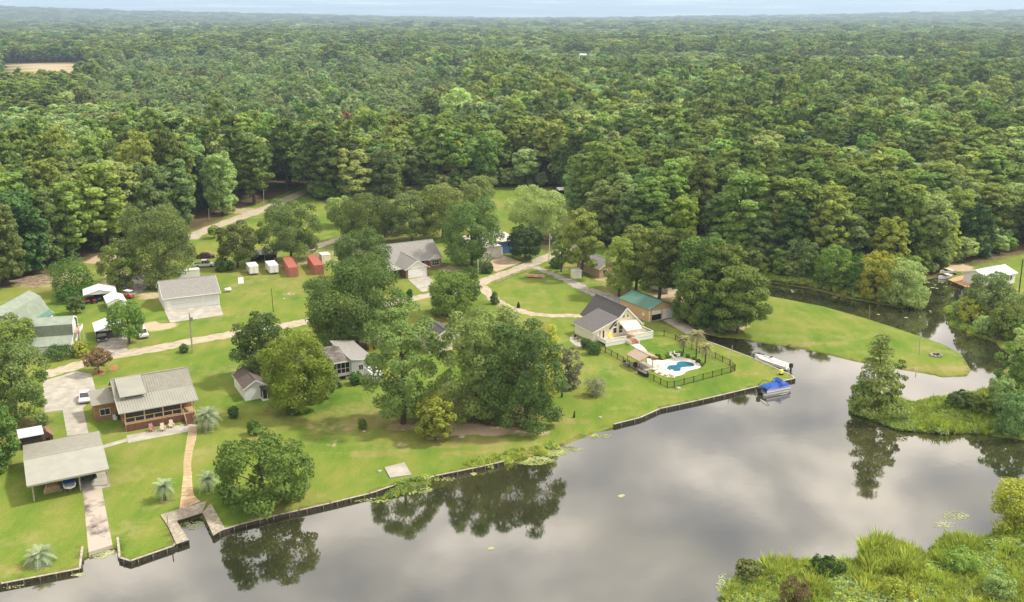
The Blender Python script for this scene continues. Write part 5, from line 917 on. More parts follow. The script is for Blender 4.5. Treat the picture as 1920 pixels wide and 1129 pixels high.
# long white garage ---------------------------------------------------
o = frame_at((309.7, 583), 26.2, 'long_garage', 'long white garage with grey shingled roof and a concrete apron', 'garage')
gable_body(o, 0, 12.2, 0, 10.6, 3.05, 5.75, M_WSID); roof2(o, 0, 12.2, 0, 10.6, 3.05, 5.75, M_ROOFG, .35, fascia=M_WHITE)
for a, b in ((1.7, 4.9), (5.25, 8.4), (8.8, 11.9)): garage_door(o, a, b, .05, 2.55, 0, mat('pale_door_paint', (.66, .68, .66), .5, .04, 2), 4)
for u_ in (1.55, 5.07, 8.6, 12.0): B('door_post', M_WHITE, o, (u_ - .07, u_ + .07, -.08, 0, 0, 2.75))
B('door', M_WHITE, o, (.5, 1.35, -.05, 0, .05, 2.1)); B('door_handle', M_METAL, o, (1.2, 1.26, -.1, -.05, 1.0, 1.06)); B('gutter', M_WHITE, o, (-.35, 12.55, -.48, -.38, 2.78, 2.9)); B('meter_box', M_METAL, o, (12.2, 12.4, .3, .7, 1.1, 1.7))
o = frame_at((336, 527), 26, 'storage_trailer', 'long low white storage trailer behind the white garage', 'trailer')
B('body', M_CARW, o, (0, 5.2, 0, 2.2, .4, 2.4)); B('roof', M_WHITE, o, (-.05, 5.25, -.05, 2.25, 2.4, 2.5))
for s in (1.2, 2.0): MB().tube([(s, -.05, .35), (s, .15, .35)], .35, 10).build('wheel', M_TYRE, o)

# gambrel barns --------------------------------------------------------
def gambrel(o, u0, u1, prof, mats, wm_, end=True):
    for i in range(len(prof) - 1):
        (a, za), (b, zb) = prof[i], prof[i + 1]; lo_, hi_ = ((a, za), (b, zb)) if za < zb else ((b, zb), (a, za))
        q4 = [(u0, a, za), (u1, a, za), (u1, b, zb), (u0, b, zb)]
        if b > a: MB().slab(q4, .1).build('roof_slope', mats[i], o); seams(o, *q4, int((u1 - u0) / .55), mats[i], .04, .03)
    c = [(p[0], p[1] - .13) for p in prof]; c[0] = (c[0][0] + .3, c[0][1]); c[-1] = (c[-1][0] - .3, c[-1][1])
    MB().prism([(c[0][0], -.2), (c[-1][0], -.2)] + c[::-1], u0 + .3, u1 - .3, 'x').build('wall', wm_, o)
    tr = MB()
    for i in range(len(prof) - 1): tr.bar((u1 + .02, prof[i][0], prof[i][1] - .1), (u1 + .02, prof[i + 1][0], prof[i + 1][1] - .1), .06, .25)
    tr.build('gable_trim', M_WHITE, o)
o = frame_at((50, 662), 14, 'gambrel_barn', 'pale green gambrel roofed barn with white gable facing the carport', 'barn')
gambrel(o, -3.5, 8.8, [(-2.2, 1.75), (1.15, 2.75), (1.45, 4.95), (4.0, 6.0), (6.55, 4.95), (6.85, 2.75), (10.2, 1.75)], [M_PGREEN, M_DGREEN, M_PGREEN, M_PGREEN, M_DGREEN, M_PGREEN], M_WSID)
B('balcony', mat('rosy_deck_boards', (.48, .28, .22), .8, .15, 2), o, (8.8, 9.9, 2.0, 6.0, 2.7, 2.85)); B('balcony_rail', M_WHITE, o, (9.85, 9.9, 2.0, 6.0, 2.85, 3.6), (8.8, 9.9, 2.0, 2.05, 3.4, 3.5), (8.8, 9.9, 5.95, 6.0, 3.4, 3.5)); MB().bar((9.8, 2.1, 0), (9.8, 2.1, 2.7), .1).build('balcony_post', M_WHITE, o); MB().bar((9.8, 5.9, 0), (9.8, 5.9, 2.7), .1).build('balcony_post', M_WHITE, o)
MB().bar((8.9, 5.5, 0), (9.7, 2.2, 2.7), .5, .06).build('stair_ramp', M_WHITE, o); B('door', M_CREAM, o, (8.49, 8.56, 3.3, 4.3, 2.9, 4.8)); B('window', M_GLASS, o, (8.49, 8.56, -.6, .4, 1.0, 1.6))
o = frame_at((45, 606), 88.7, 'gambrel_barn', 'taller pale green gambrel barn cut by the picture edge behind the first one', 'barn')
gambrel(o, -15, 3.2, [(-5.4, 1.5), (-4.3, 2.1), (-2.5, 5.35), (-.3, 6.5), (2.0, 5.35), (3.8, 2.1), (4.9, 1.5)], [M_GREENR, M_PGREEN, M_PGREEN, M_PGREEN, M_PGREEN, M_PGREEN], M_WSID)

# canopies -------------------------------------------------------------
def canopy(px, ang, W_, D_, he, hr, label, ends=False, sides=True, m=M_CARW):
    o = frame_at(px, ang, 'carport_canopy', label, 'carport', 'white metal carports'); mid_ = W_ / 2
    for a, za, b, zb in ((-.15, he - .08, mid_, hr), (mid_, hr, W_ + .15, he - .08)):
        q4 = [(a, -.1, za), (b, -.1, zb), (b, D_ + .1, zb), (a, D_ + .1, za)]; MB().slab(q4, .06).build('roof_slope', m, o); seams(o, q4[1], q4[2], q4[3], q4[0], int(D_ / .6), m, .04, .03)
    for u_ in (0, W_):
        for v_ in (0, D_ / 2, D_): B('post', M_METAL, o, (u_ - .04, u_ + .04, v_ - .04, v_ + .04, 0, he - .05))
    if sides: B('side_panel', m, o, (-.03, .0, 0, D_, he * .55, he - .05)); B('side_panel', m, o, (W_, W_ + .03, 0, D_, he * .3, he - .05))
    if ends: MB().prism([(0.02, .2), (W_ - .02, .2), (W_ - .02, he - .1), (mid_, hr - .1), (.02, he - .1)], .01, .05).build('end_panel', m, o)
    else: MB().prism([(0.1, he - .12), (W_ - .1, he - .12), (mid_, hr - .1)], .01, .05).build('end_panel', m, o)
    B('back_panel', m, o, (.05, W_ - .05, D_ - .05, D_, 0, he - .1)); return o
canopy((159, 570), 24, 7.0, 6.0, 2.1, 3.0, 'widest white carport beside the dome shaped evergreen, shading dark vehicles'); canopy((203, 585), 28, 4.0, 6.6, 2.1, 2.9, 'narrow white canopy closed at its end, in front of the red golf cart', True); canopy((181, 640), 26, 5.4, 6.6, 2.15, 2.9, 'white carport over a black car at the head of the gravel drive')

# vehicles --------------------------------------------------------------
def car(px, ang, paint, label, style='sedan', L_=4.6, W_=1.85, H_=1.5, name='parked_car', cat='car', z=.03, g=None):
    g = g or gp(*px); o = empty(name, (*g, z), R(ang), label, cat); h = H_; x = L_ / 2; b0 = .32; bl = h * .56
    if style == 'pickup': body = [(-x, b0), (x, b0), (x, bl * .85), (x * .45, bl), (-x, bl)]; cab = [(x * .50, bl), (x * .22, h), (-x * .22, h), (-x * .30, bl)]
    elif style == 'suv': body = [(-x, b0), (x, b0), (x, bl * .9), (x * .5, bl), (-x, bl)]; cab = [(x * .52, bl), (x * .25, h), (-x * .9, h), (-x * .97, bl)]
    else: body = [(-x, b0), (x, b0), (x, bl * .8), (x * .5, bl), (-x * .75, bl), (-x, bl * .9)]; cab = [(x * .48, bl), (x * .18, h), (-x * .42, h), (-x * .75, bl)]
    MB().prism(body, -W_ / 2, W_ / 2).build('body', paint, o); MB().prism(cab, -W_ / 2 + .12, W_ / 2 - .12).build('cabin', M_GLASS, o)
    (xa, za), (xb, zb) = cab[1], cab[2]; B('roof_panel', paint, o, (xb - .05, xa + .05, -W_ / 2 + .14, W_ / 2 - .14, h - .03, h + .03))
    if style == 'pickup': B('bed', M_DARK, o, (-x + .1, -x * .34, -W_ / 2 + .15, W_ / 2 - .15, bl - .02, bl + .012))
    mb = MB()
    for s in (-1, 1):
        for c in (cab[0], cab[3]): d = cab[1] if c is cab[0] else cab[2]; mb.bar((c[0], s * (W_ / 2 - .11), c[1]), (d[0], s * (W_ / 2 - .11), d[1]), .08)
        xm = (cab[1][0] + cab[2][0]) / 2; mb.bar((xm, s * (W_ / 2 - .11), bl), (xm, s * (W_ / 2 - .11), h), .08)
    mb.build('pillar', paint, o)
    for sx in (-.62, .62):
        for s in (-1, 1): w_ = MB().tube([(x * sx, s * (W_ / 2 - .2), .33), (x * sx, s * (W_ / 2 + .015), .33)], .34, 12).build('wheel', M_TYRE, o); MB().tube([(x * sx, s * (W_ / 2 + .01), .33), (x * sx, s * (W_ / 2 + .03), .33)], .19, 8).build('hubcap', M_METAL, w_)
    for s in (-1, 1): B('headlight', M_WHITE, o, (x - .02, x + .02, s * W_ * .38 - .16, s * W_ * .38 + .16, bl * .62, bl * .78)); B('tail_light', M_REDP, o, (-x - .02, -x + .02, s * W_ * .4 - .1, s * W_ * .4 + .1, bl * .65, bl * .88))
    B('bumper', M_METAL, o, (x - .02, x + .08, -W_ / 2 + .1, W_ / 2 - .1, b0, b0 + .16)); return o
car((386, 484), 10, M_CARM, 'dark maroon sedan parked behind the white pickup truck', 'sedan', 5.0)
car((384, 500), 12, M_CARW, 'white pickup truck parked on the dirt strip beyond the white garage', 'pickup', 5.6, 1.95, 1.8, 'pickup_truck', 'pickup')
car((191, 636), -64, M_CARB, 'black car nosed out from under the white carport', 'suv', 4.8, 1.95, 1.65)
car((267, 630), -60, M_CARW, 'white car parked on the lawn beside the dark green tree', 'suv', 4.7, 1.9, 1.65)
car((160, 750), -70, M_CARW, 'white car on the concrete parking area against the log house wing', 'sedan', 4.5, 1.8, 1.5)
car((183, 560), -70, mat('dark_blue_paint', (.02, .03, .08), .3, .1, 2), 'dark blue car standing deep under the widest white carport', 'suv', 4.6, 1.8, 1.6)
def quad_bike(px, label):
    g = gp(*px); o = empty('quad_bike', (*g, .03), R(-60), label, 'quad bike', 'red quad bikes before the carport'); MB().prism([(-.8, .5), (.8, .5), (.9, .75), (.3, .85), (-.2, .8), (-.85, .85)], -.3, .3).build('body', M_REDP, o); B('seat', M_BLACK, o, (-.6, .1, -.18, .18, .85, .95)); MB().bar((.4, -.4, 1.1), (.4, .4, 1.1), .05).bar((.5, 0, .7), (.4, 0, 1.1), .06).build('handlebar', M_BLACK, o)
    for a in (-.6, .6):
        for s in (-1, 1): MB().tube([(a, s * .35, .28), (a, s * .6, .28)], .29, 9).build('wheel', M_TYRE, o)
quad_bike((165, 569), 'red quad bike nearer the dome evergreen, parked at the carport mouth'); quad_bike((177, 568), 'red quad bike nearer the narrow canopy, parked at the carport mouth')
g = gp(242, 559); o = empty('golf_cart', (*g, .03), R(-25), 'red golf cart with white canopy behind the narrow white canopy', 'golf cart')
MB().prism([(-1.2, .3), (1.2, .3), (1.2, .7), (.7, .85), (.3, .45), (-.3, .45), (-.35, .8), (-1.2, .8)], -.6, .6).build('body', M_REDP, o); B('seat', M_TIMB, o, (-.5, .0, -.55, .55, .8, .95)); B('roof', M_WHITE, o, (-1.0, .9, -.62, .62, 1.8, 1.88)); MB().bar((.85, -.55, .8), (.7, -.55, 1.8), .05).bar((.85, .55, .8), (.7, .55, 1.8), .05).bar((-.9, -.55, .8), (-.9, -.55, 1.8), .05).bar((-.9, .55, .8), (-.9, .55, 1.8), .05).build('roof_post', M_METAL, o)
for a in (-.8, .8):
    for s in (-1, 1): MB().tube([(a, s * .45, .25), (a, s * .62, .25)], .26, 9).build('wheel', M_TYRE, o)

# trailers and containers ------------------------------------------------
def box_trailer(px, ang, L_, label):
    o = frame_at(px, ang, 'enclosed_trailer', label, 'trailer', 'white enclosed trailers on the grass'); B('body', M_CARW, o, (0, 2.45, 0, L_, .45, 2.35)); B('roof', M_WHITE, o, (-.03, 2.48, -.03, L_ + .03, 2.35, 2.42)); B('rear_door', M_WHITE, o, (.18, 2.27, -.04, 0, .55, 2.25)); B('door_seam', M_DARK, o, (1.2, 1.24, -.06, -.04, .55, 2.25)); B('bumper', M_METAL, o, (.1, 2.35, -.15, -.02, .4, .5)); B('trim', M_METAL, o, (-.02, .06, -.03, .03, .45, 2.35), (2.39, 2.47, -.03, .03, .45, 2.35))
    for v_ in (L_ * .42, L_ * .58): MB().tube([(-.02, v_, .35), (.12, v_, .35)], .35, 10).build('wheel', M_TYRE, o)
    MB().bar((1.2, L_, .5), (1.2, L_ + 1.2, .5), .1).build('tow_bar', M_METAL, o)
box_trailer((468, 517), 24, 4.6, 'white enclosed trailer farther from the red container'); box_trailer((505.6, 515.5), 24, 5.6, 'white enclosed trailer beside the red shipping container')
def container(px, label):
    o = frame_at(px, 20, 'shipping_container', label, 'shipping container', 'red shipping containers'); B('body', M_RED, o, (.04, 2.4, .05, 12.15, .15, 2.5)); mb = MB()
    for i in range(40): v_ = .25 + i * .3; mb.box(0, .05, v_, v_ + .15, .25, 2.45); mb.box(2.4, 2.44, v_, v_ + .15, .25, 2.45); mb.box(.1, 2.34, v_, v_ + .15, 2.5, 2.53)
    mb.build('corrugation', M_RED, o, kind='stuff'); MB().box(0, 2.44, 0, .08, 2.45, 2.6).box(0, 2.44, 0, .08, 0, .15).box(0, .1, 0, .1, .15, 2.45).box(2.34, 2.44, 0, .1, .15, 2.45).box(0, .08, .08, 12.19, 2.5, 2.6).box(2.36, 2.44, .08, 12.19, 2.5, 2.6).box(0, .08, .08, 12.1, 0, .15).build('frame', M_RED, o)
    for a, b in ((.12, 1.2), (1.24, 2.32)):
        d = B('door', M_RED, o, (a, b, -.02, .04, .18, 2.42)); MB().bar((a + .3, -.05, .2), (a + .3, -.05, 2.4), .04).bar((a + .75, -.05, .2), (a + .75, -.05, 2.4), .04).build('lock_bar', M_METAL, d)
container((542, 520.5), 'red shipping container fully visible beside the white enclosed trailer'); container((590, 516), 'red shipping container half hidden by the very large dark oak')
o = frame_at((604, 492), 24, 'storage_box', 'cream storage box behind the half hidden red container', 'storage box'); B('body', M_CREAM, o, (0, 2.4, 0, 3.4, 0, 1.9)); B('lid', M_WHITE, o, (-.05, 2.45, -.05, 3.45, 1.9, 2.0)); B('door', M_CREAM, o, (.5, 1.3, -.04, 0, .1, 1.7))
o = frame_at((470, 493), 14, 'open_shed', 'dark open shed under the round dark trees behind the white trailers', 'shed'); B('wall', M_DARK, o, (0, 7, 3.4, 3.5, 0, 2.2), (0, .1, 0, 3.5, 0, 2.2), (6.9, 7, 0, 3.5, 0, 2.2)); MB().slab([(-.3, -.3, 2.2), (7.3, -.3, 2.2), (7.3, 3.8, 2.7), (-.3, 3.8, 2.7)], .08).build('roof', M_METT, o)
B('gate', M_BLACK, o, (4.0, 6.8, .05, .1, .1, 2.0))
for u_ in (.05, 3.8, 6.95): B('post', M_WOODG, o, (u_ - .07, u_ + .07, -.07, .07, 0, 2.2))
def rail_fence(pts_px, label, n_rails=3, h=1.2, m=M_WOODG, sp=2.4):
    P_ = [gp(*p) for p in pts_px]; c = P_[0]; o = empty('rail_fence', (*c, 0), 0, label, 'fence'); pm = MB().box(-.06, .06, -.06, .06, 0, h + .1).me('post', m)
    for a, b in zip(P_, P_[1:]):
        a = Vector((a[0] - c[0], a[1] - c[1], 0)); b = Vector((b[0] - c[0], b[1] - c[1], 0)); k = max(1, round((b - a).length / sp))
        for i in range(k + 1): po = link('post', pm, o); po.location = a.lerp(b, i / k)
        for j in range(n_rails): zz = Vector((0, 0, h * (j + 1) / n_rails - .05)); MB().bar(a + zz, b + zz, .04, .12).build('rail', m, o)
rail_fence([(515, 492), (560, 487), (600, 482)], 'grey wooden rail fence running behind the red container'); rail_fence([(826, 497), (862, 491)], 'pale wooden rail fence beside the brick house', 2, 1.1, M_CONC)
rail_fence([(930, 533), (960, 520), (990, 508)], 'thin post and wire fence at the edge of the round green field', 2, 1.0)

# brick house ----------------------------------------------------------
o = frame_at((762, 523), 29, 'brick_house', 'brick house with grey shingled roof and a white double garage door', 'house')
gable_body(o, -2.0, 13.2, 7.3, 20.2, 2.75, 6.2, M_BRICK); roof2(o, -2.0, 13.2, 7.3, 20.2, 2.75, 6.2, M_ROOFG, .4, fascia=M_WHITE)
gable_body(o, .0, 6.2, 0, 12.5, 2.6, 4.55, M_BRICK, 'v'); roof2(o, 0, 12.2, 0, 6.2, 2.6, 4.55, M_ROOFG, .35, .12, 'v', fascia=M_WHITE)
MB().prism([(.1, 2.5), (6.1, 2.5), (3.1, 4.35)], -.06, -.004).build('gable_siding', M_WHITE, o); garage_door(o, .7, 5.5, .05, 2.3, 0, M_WHITE, 4); B('door_frame', M_WHITE, o, (.5, .68, -.07, 0, 0, 2.45), (5.52, 5.7, -.07, 0, 0, 2.45), (.5, 5.7, -.075, 0, 2.33, 2.46))
gable_body(o, 9.4, 12.8, 6.3, 10, 2.7, 3.9, M_BRICK, 'v'); roof2(o, 6.3, 10.8, 9.4, 12.8, 2.7, 3.9, M_ROOFG, .3, .1, 'v', fascia=M_WHITE)
MB().prism([(9.6, 2.55), (12.6, 2.55), (11.1, 3.7)], 6.24, 6.296).build('gable_siding', M_WHITE, o); window(o, 10.1, 12.1, .9, 2.3, 6.3, cols=3, rows=2); B('door', M_DARK, o, (7.2, 8.2, 7.25, 7.3, 0, 2.1)); B('porch_post', M_WHITE, o, (6.5, 6.65, 5.6, 5.75, 0, 2.6))
MB().slab([(-4.5, 1.5, 2.1), (-.1, 1.5, 2.3), (-.1, 7.2, 2.3), (-4.5, 7.2, 2.1)], .1).build('side_porch_roof', M_METL, o)
for v_ in (1.6, 4.4, 7.1): B('porch_post', M_WHITE, o, (-4.4, -4.28, v_ - .06, v_ + .06, 0, 2.1))
window(o, 3.0, 5.0, .9, 2.1, -.0, 'left'); window(o, 9, 10.5, .9, 2.1, -2.0, 'left')
# blue shop --------------------------------------------------------------
o = frame_at((931, 478), 28, 'metal_shop', 'metal shop with blue front wall, pale roof and white garage side, under oaks', 'workshop')
B('blue_wall', M_BLUEW, o, (0, 6.6, 0, 9.8, -.2, 3.7)); seams(o, (0, -.01, 0), (6.6, -.01, 0), (6.6, -.01, 3.6), (0, -.01, 3.6), 16, M_BLUEW, .04, .03, 'siding_ribs')
B('white_wall', M_WSID, o, (-6.2, 0, -3.0, 9.6, -.2, 3.3)); MB().slab([(-.35, -.5, 3.75), (7.0, -.5, 3.75), (7.0, 10.1, 4.4), (-.35, 10.1, 4.4)], .12).build('roof', mat('pale_pinkish_metal', (.60, .54, .48), .5, .05, 1), o); MB().slab([(-6.5, -3.4, 3.4), (-.37, -3.4, 3.4), (-.37, 9.9, 4.1), (-6.5, 9.9, 4.1)], .12).build('roof', mat('pale_pinkish_metal', (.6, .5, .4)), o)
garage_door(o, -5.6, -3.4, .05, 2.6, -3.0, M_WHITE); garage_door(o, -2.8, -.6, .05, 2.6, -3.0, M_WHITE); B('door', M_WHITE, o, (1.0, 1.9, -.05, 0, 0, 2.1))
# porch house -------------------------------------------------------------
o = frame_at((625, 713), 28, 'porch_house', 'white house with screened porch and weathered low grey roofs among oaks', 'house')
B('wall', M_WSID, o, (3.25, 7.2, -1.3, 10.0, -.2, 3.45)); q4 = [(3.0, -1.7, 4.2), (7.6, -1.7, 3.45), (7.6, 10.4, 3.45), (3.0, 10.4, 4.2)]; MB().slab(q4, .14).build('roof_slope', M_ROOFG, o); courses(o, q4[1], q4[2], q4[3], q4[0], M_ROOFG)
MB().prism([(3.25, 3.3), (7.2, 3.3), (7.2, 3.42), (3.25, 4.03)], -1.3, 10.0).build('upper_wall', M_WSID, o); MB().bar((2.96, -1.7, 4.08), (2.96, 10.4, 4.08), .05, .26).bar((3.0, -1.74, 4.08), (7.6, -1.74, 3.33), .05, .26).build('fascia', M_WHITE, o); B('basement_wall', M_CONC, o, (3.2, 7.25, -1.36, -1.3, -.2, .7))
B('wall', M_WSID, o, (-5.0, 3.2, 2.6, 8.5, -.2, 3.7)); q4 = [(-5.4, -.9, 3.65), (2.95, -.9, 3.65), (2.95, 5.2, 4.6), (-5.4, 5.2, 4.6)]; MB().slab(q4, .14).build('roof_slope', M_ROOFW, o); courses(o, *q4, M_ROOFW); MB().slab([(-5.4, 5.2, 4.6), (2.95, 5.2, 4.6), (2.95, 9.2, 3.5), (-5.4, 9.2, 3.5)], .14).build('roof_slope', M_ROOFW, o)
MB().bar((-5.4, -.93, 3.53), (2.95, -.93, 3.53), .05, .22).build('fascia', M_WHITE, o)
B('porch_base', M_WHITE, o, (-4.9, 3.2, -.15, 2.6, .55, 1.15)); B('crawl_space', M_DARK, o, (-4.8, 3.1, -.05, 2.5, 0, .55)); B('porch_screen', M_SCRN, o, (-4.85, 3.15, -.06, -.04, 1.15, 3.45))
for i in range(11): u_ = -4.9 + i * .81; B('screen_post', M_WHITE, o, (u_ - .05, u_ + .05, -.14, -.06, 1.15, 3.5))
B('screen_rail', M_WHITE, o, (-4.9, 3.2, -.13, -.065, 1.95, 2.05)); B('screen_rail', M_WHITE, o, (-4.9, 3.2, -.13, -.065, 3.38, 3.5)); B('porch_step', M_CONC, o, (2.2, 3.2, -1.0, -.2, 0, .35)); window(o, 4.6, 5.4, 1.6, 2.6, -1.3)
# white shed
o = frame_at((460, 752), 28, 'garden_shed', 'white shed with dark brown shingled roof under the yellow green tree', 'shed')
gable_body(o, 0, 4.0, 0, 8.2, 2.35, 3.6, M_WSID, 'v'); roof2(o, 0, 8.2, 0, 4.0, 2.35, 3.6, M_ROOFB, .22, .1, 'v', fascia=M_WHITE); B('annex', M_SCRN, o, (2.75, 4.4, -1.5, -.02, .3, 2.0)); B('annex_base', M_WHITE, o, (2.7, 4.45, -1.55, 0, 0, .35)); MB().slab([(2.6, -1.7, 2.0), (4.6, -1.7, 2.0), (4.6, 0, 2.3), (2.6, 0, 2.3)], .07).build('annex_roof', M_BLACK, o)
for u_ in (2.75, 3.55, 4.38): B('annex_post', M_WHITE, o, (u_ - .04, u_ + .04, -1.56, -1.5, .3, 2.0))
window(o, 2.0, 3.0, 1.1, 1.9, 0, 'left')
o = frame_at((698, 724), 28, 'camper_trailer', 'small white camper trailer half hidden by the tall oak', 'trailer')
MB().prism([(0, .5), (4.2, .5), (4.4, 1.4), (3.8, 2.4), (.4, 2.4), (-.1, 1.5)], 0, 2.1, 'x').build('body', M_CARW, o); window(o, .6, 1.5, 1.3, 1.9, -.05); MB().tube([(-.02, 2, .35), (.2, 2, .35)], .35, 10).build('wheel', M_TYRE, o)
o = frame_at((692, 657), 20, 'pump_shed', 'tiny orange brick shed with pale flat roof behind the white porch house', 'shed'); B('wall', mat('orange_brick', (.48, .24, .10), .9, .2, 6), o, (0, 2.2, 0, 2.0, 0, 1.5)); MB().slab([(-.2, -.2, 1.6), (2.4, -.2, 1.6), (2.4, 2.2, 1.8), (-.2, 2.2, 1.8)], .08).build('roof', M_CONC, o); B('door', M_DARK, o, (.8, 1.4, -.03, 0, 0, 1.3))
o = frame_at((806, 664), 28, 'grey_house', 'small house with grey gabled roof glimpsed between the big oaks', 'house'); gable_body(o, 0, 7, 0, 8, 2.8, 4.6, M_CREAM, 'v'); roof2(o, 0, 8, 0, 7, 2.8, 4.6, M_ROOFA, .35, .12, 'v', fascia=M_WHITE); window(o, 2.5, 4, 1, 2.2, 0); B('door', M_BRICK, o, (5, 5.9, -.04, 0, 0, 2.1))

# cream A-frame house -------------------------------------------------------
o = frame_at((1112, 642.5), 28.1, 'cream_house', 'cream A-frame house with dark shingled roof and white deck beside the pool', 'house')
MB().prism([(4.7, -.2), (11.6, -.2), (11.6, 2.75), (8.0, 6.25), (4.7, 2.95)], 0, 11.2).build('wall', M_CREAM, o)
MB().prism([(0, -.2), (4.68, -.2), (4.68, 3.72), (0, 2.3)], 0, 7.2).build('wing_wall', M_CREAM, o); MB().prism([(4.7, 3.0), (6.2, 4.5), (5.9, 4.2), (4.7, 3.85)], 0.02, 7.2).build('infill_wall', M_CREAM, o)
for q4, m_ in (([(3.9, -.35, 2.42), (3.9, 11.5, 2.42), (7.95, 11.5, 6.5), (7.95, -.35, 6.5)], M_ROOFA), ([(12.1, -.35, 2.42), (12.1, 11.5, 2.42), (7.95, 11.5, 6.5), (7.95, -.35, 6.5)], M_ROOFA)):
    MB().slab(q4, .12).build('roof_slope', m_, o); courses(o, *q4, m_)
q4 = [(-.45, -.4, 2.35), (-.45, 7.5, 2.35), (6.0, 7.5, 4.62), (6.0, -.4, 4.62)]; MB().slab(q4, .12).build('wing_roof', mat('paler_slate_shingles', (.165, .155, .15), .9, .2, 4, bump=.4), o); courses(o, *q4, MATS['paler_slate_shingles'])
MB().bar((7.95, -.4, 6.55), (7.95, 11.5, 6.55), .25, .08).build('ridge_cap', M_ROOFA, o)
MB().bar((-.45, -.44, 2.22), (6.0, -.44, 4.48), .05, .24).bar((6.0, -.46, 4.48), (7.95, -.46, 6.36), .05, .24).bar((7.95, -.44, 6.36), (12.1, -.44, 2.28), .05, .24).bar((-.48, -.4, 2.22), (-.48, 7.5, 2.22), .05, .2).build('fascia', M_WHITE, o)
B('door', M_GLASS, o, (2.3, 2.7, -.05, 0, .7, 2.2)); window(o, 1.5, 1.75, .7, 2.2, 0, cols=1); window(o, 4.9, 5.7, 1.3, 2.4, 0, cols=1); window(o, 6.3, 7.2, 1.2, 2.7, 0, cols=1)
for a, b, s in ((7.15, 7.6, 1), (8.3, 8.75, -1)): MB().prism([(a, 4.35), (b, 4.35), (b if s > 0 else a, 5.0), ] if s > 0 else [(a, 4.35), (b, 4.35), (a, 5.0)], -.04, -.004).build('gable_window', M_GLASS, o)
MB().prism([(4.9, 2.75), (5.7, 2.75), (5.7, 3.5)], -.04, -.004).build('gable_window', M_GLASS, o)
q4 = [(6.4, -2.7, 2.35), (10.3, -2.7, 2.35), (10.5, -.05, 3.65), (6.2, -.05, 3.65)]; MB().slab(q4, .05).build('awning', M_AWN, o); MB().bar((6.4, -2.7, 2.35), (6.4, 0, 1.9), .05).bar((10.3, -2.7, 2.35), (10.3, 0, 1.9), .05).build('awning_arm', M_WHITE, o); B('awning_valance', M_AWN, o, (6.4, 10.3, -2.73, -2.69, 2.15, 2.32))
dk = B('deck_floor', mat('deck_boards_cream', (.62, .55, .42), .8, .1, 2), o, (.9, 12.6, -3.35, 0, .5, .62), (11.7, 13.2, 0, 3.2, .5, .62))
for a, b in ((.9, 5.85), (8.1, 12.6)):
    B('deck_skirt', M_WHITE, o, (a, b, -3.42, -3.36, 0, .55))
    for z in (.68, .9, 1.12, 1.34): B('rail_board', M_WHITE, o, (a, b, -3.44, -3.40, z, z + .15))
    B('hand_rail', M_WHITE, o, (a - .04, b + .04, -3.5, -3.34, 1.5, 1.56)); k = 4
    for i in range(k + 1): u_ = a + (b - a) * i / k; B('rail_post', M_WHITE, o, (u_ - .05, u_ + .05, -3.40, -3.30, .0, 1.55))
B('rail_board', M_WHITE, o, (12.6, 12.64, -3.36, 3.2, .68, .83), (12.6, 12.64, -3.36, 3.2, .98, 1.13)); B('hand_rail', M_WHITE, o, (12.55, 12.69, -3.34, 3.2, 1.5, 1.56)); B('deck_skirt', M_WHITE, o, (12.62, 12.66, -3.36, 3.2, 0, .55)); B('rail_board', M_WHITE, o, (.86, .9, -3.36, 0, .68, 1.4))
MB().bar((12.6, 3.2, .6), (12.6, 3.2, 3.0), .08).bar((12.6, 0, .6), (12.6, 0, 2.6), .06).build('deck_pole', M_WHITE, o)
for i in range(4): B('stair_tread', M_STEPS, o, (6.0, 7.95, -3.75 - i * .42, -3.36 - i * .42, 0, .58 - i * .14))
B('stair_landing', M_STEPS, o, (6.0, 7.95, -3.3, -1.6, .62, .64)); B('stair_side', M_WHITE, o, (5.88, 5.99, -5.1, -3.4, 0, .8)); B('stair_side', M_WHITE, o, (7.96, 8.07, -5.1, -3.4, 0, .8))
g = gp(1145, 640); yc = empty('deck_chair', (g[0], g[1], .62), R(28), 'bright yellow chair on the white deck of the cream house', 'chair'); B('seat', M_YEL, yc, (-.35, .35, -.3, .3, .35, .42)); B('backrest', M_YEL, yc, (-.35, .35, .28, .34, .42, 1.1)); B('armrest', M_YEL, yc, (-.4, -.33, -.3, .3, .6, .65), (.33, .4, -.3, .3, .6, .65)); B('leg', M_YEL, yc, (-.35, -.28, -.3, -.23, 0, .35)); B('leg', M_YEL, yc, (.28, .35, -.3, -.23, 0, .35)); B('leg', M_YEL, yc, (-.35, -.28, .23, .3, 0, .35)); B('leg', M_YEL, yc, (.28, .35, .23, .3, 0, .35))
sheet('patio.001', [(1069, 632), (1076, 628), (1085, 636), (1112, 648), (1110, 658), (1095, 655), (1078, 647), (1068, 639)], M_CONC, .03)
for i, p in enumerate([(1079, 637), (1086, 641)]):
    g = gp(*p); c = empty('patio_chair', (*g, .03), R(20 + i * 50), ['dark patio chair on the curved pale patio, nearer the drive track', 'dark patio chair on the curved pale patio, nearer the clipped shrub'][i], 'chair', 'dark chairs on the curved patio'); B('seat', M_METAL, c, (-.28, .28, -.28, .28, .4, .46)); B('backrest', M_BLACK, c, (-.28, .28, .24, .29, .46, .95)); B('leg', M_BLACK, c, (-.28, -.24, -.28, -.24, 0, .4)); B('leg', M_BLACK, c, (.24, .28, -.28, -.24, 0, .4)); B('leg', M_BLACK, c, (-.28, -.24, .24, .28, 0, .4)); B('leg', M_BLACK, c, (.24, .28, .24, .28, 0, .4))
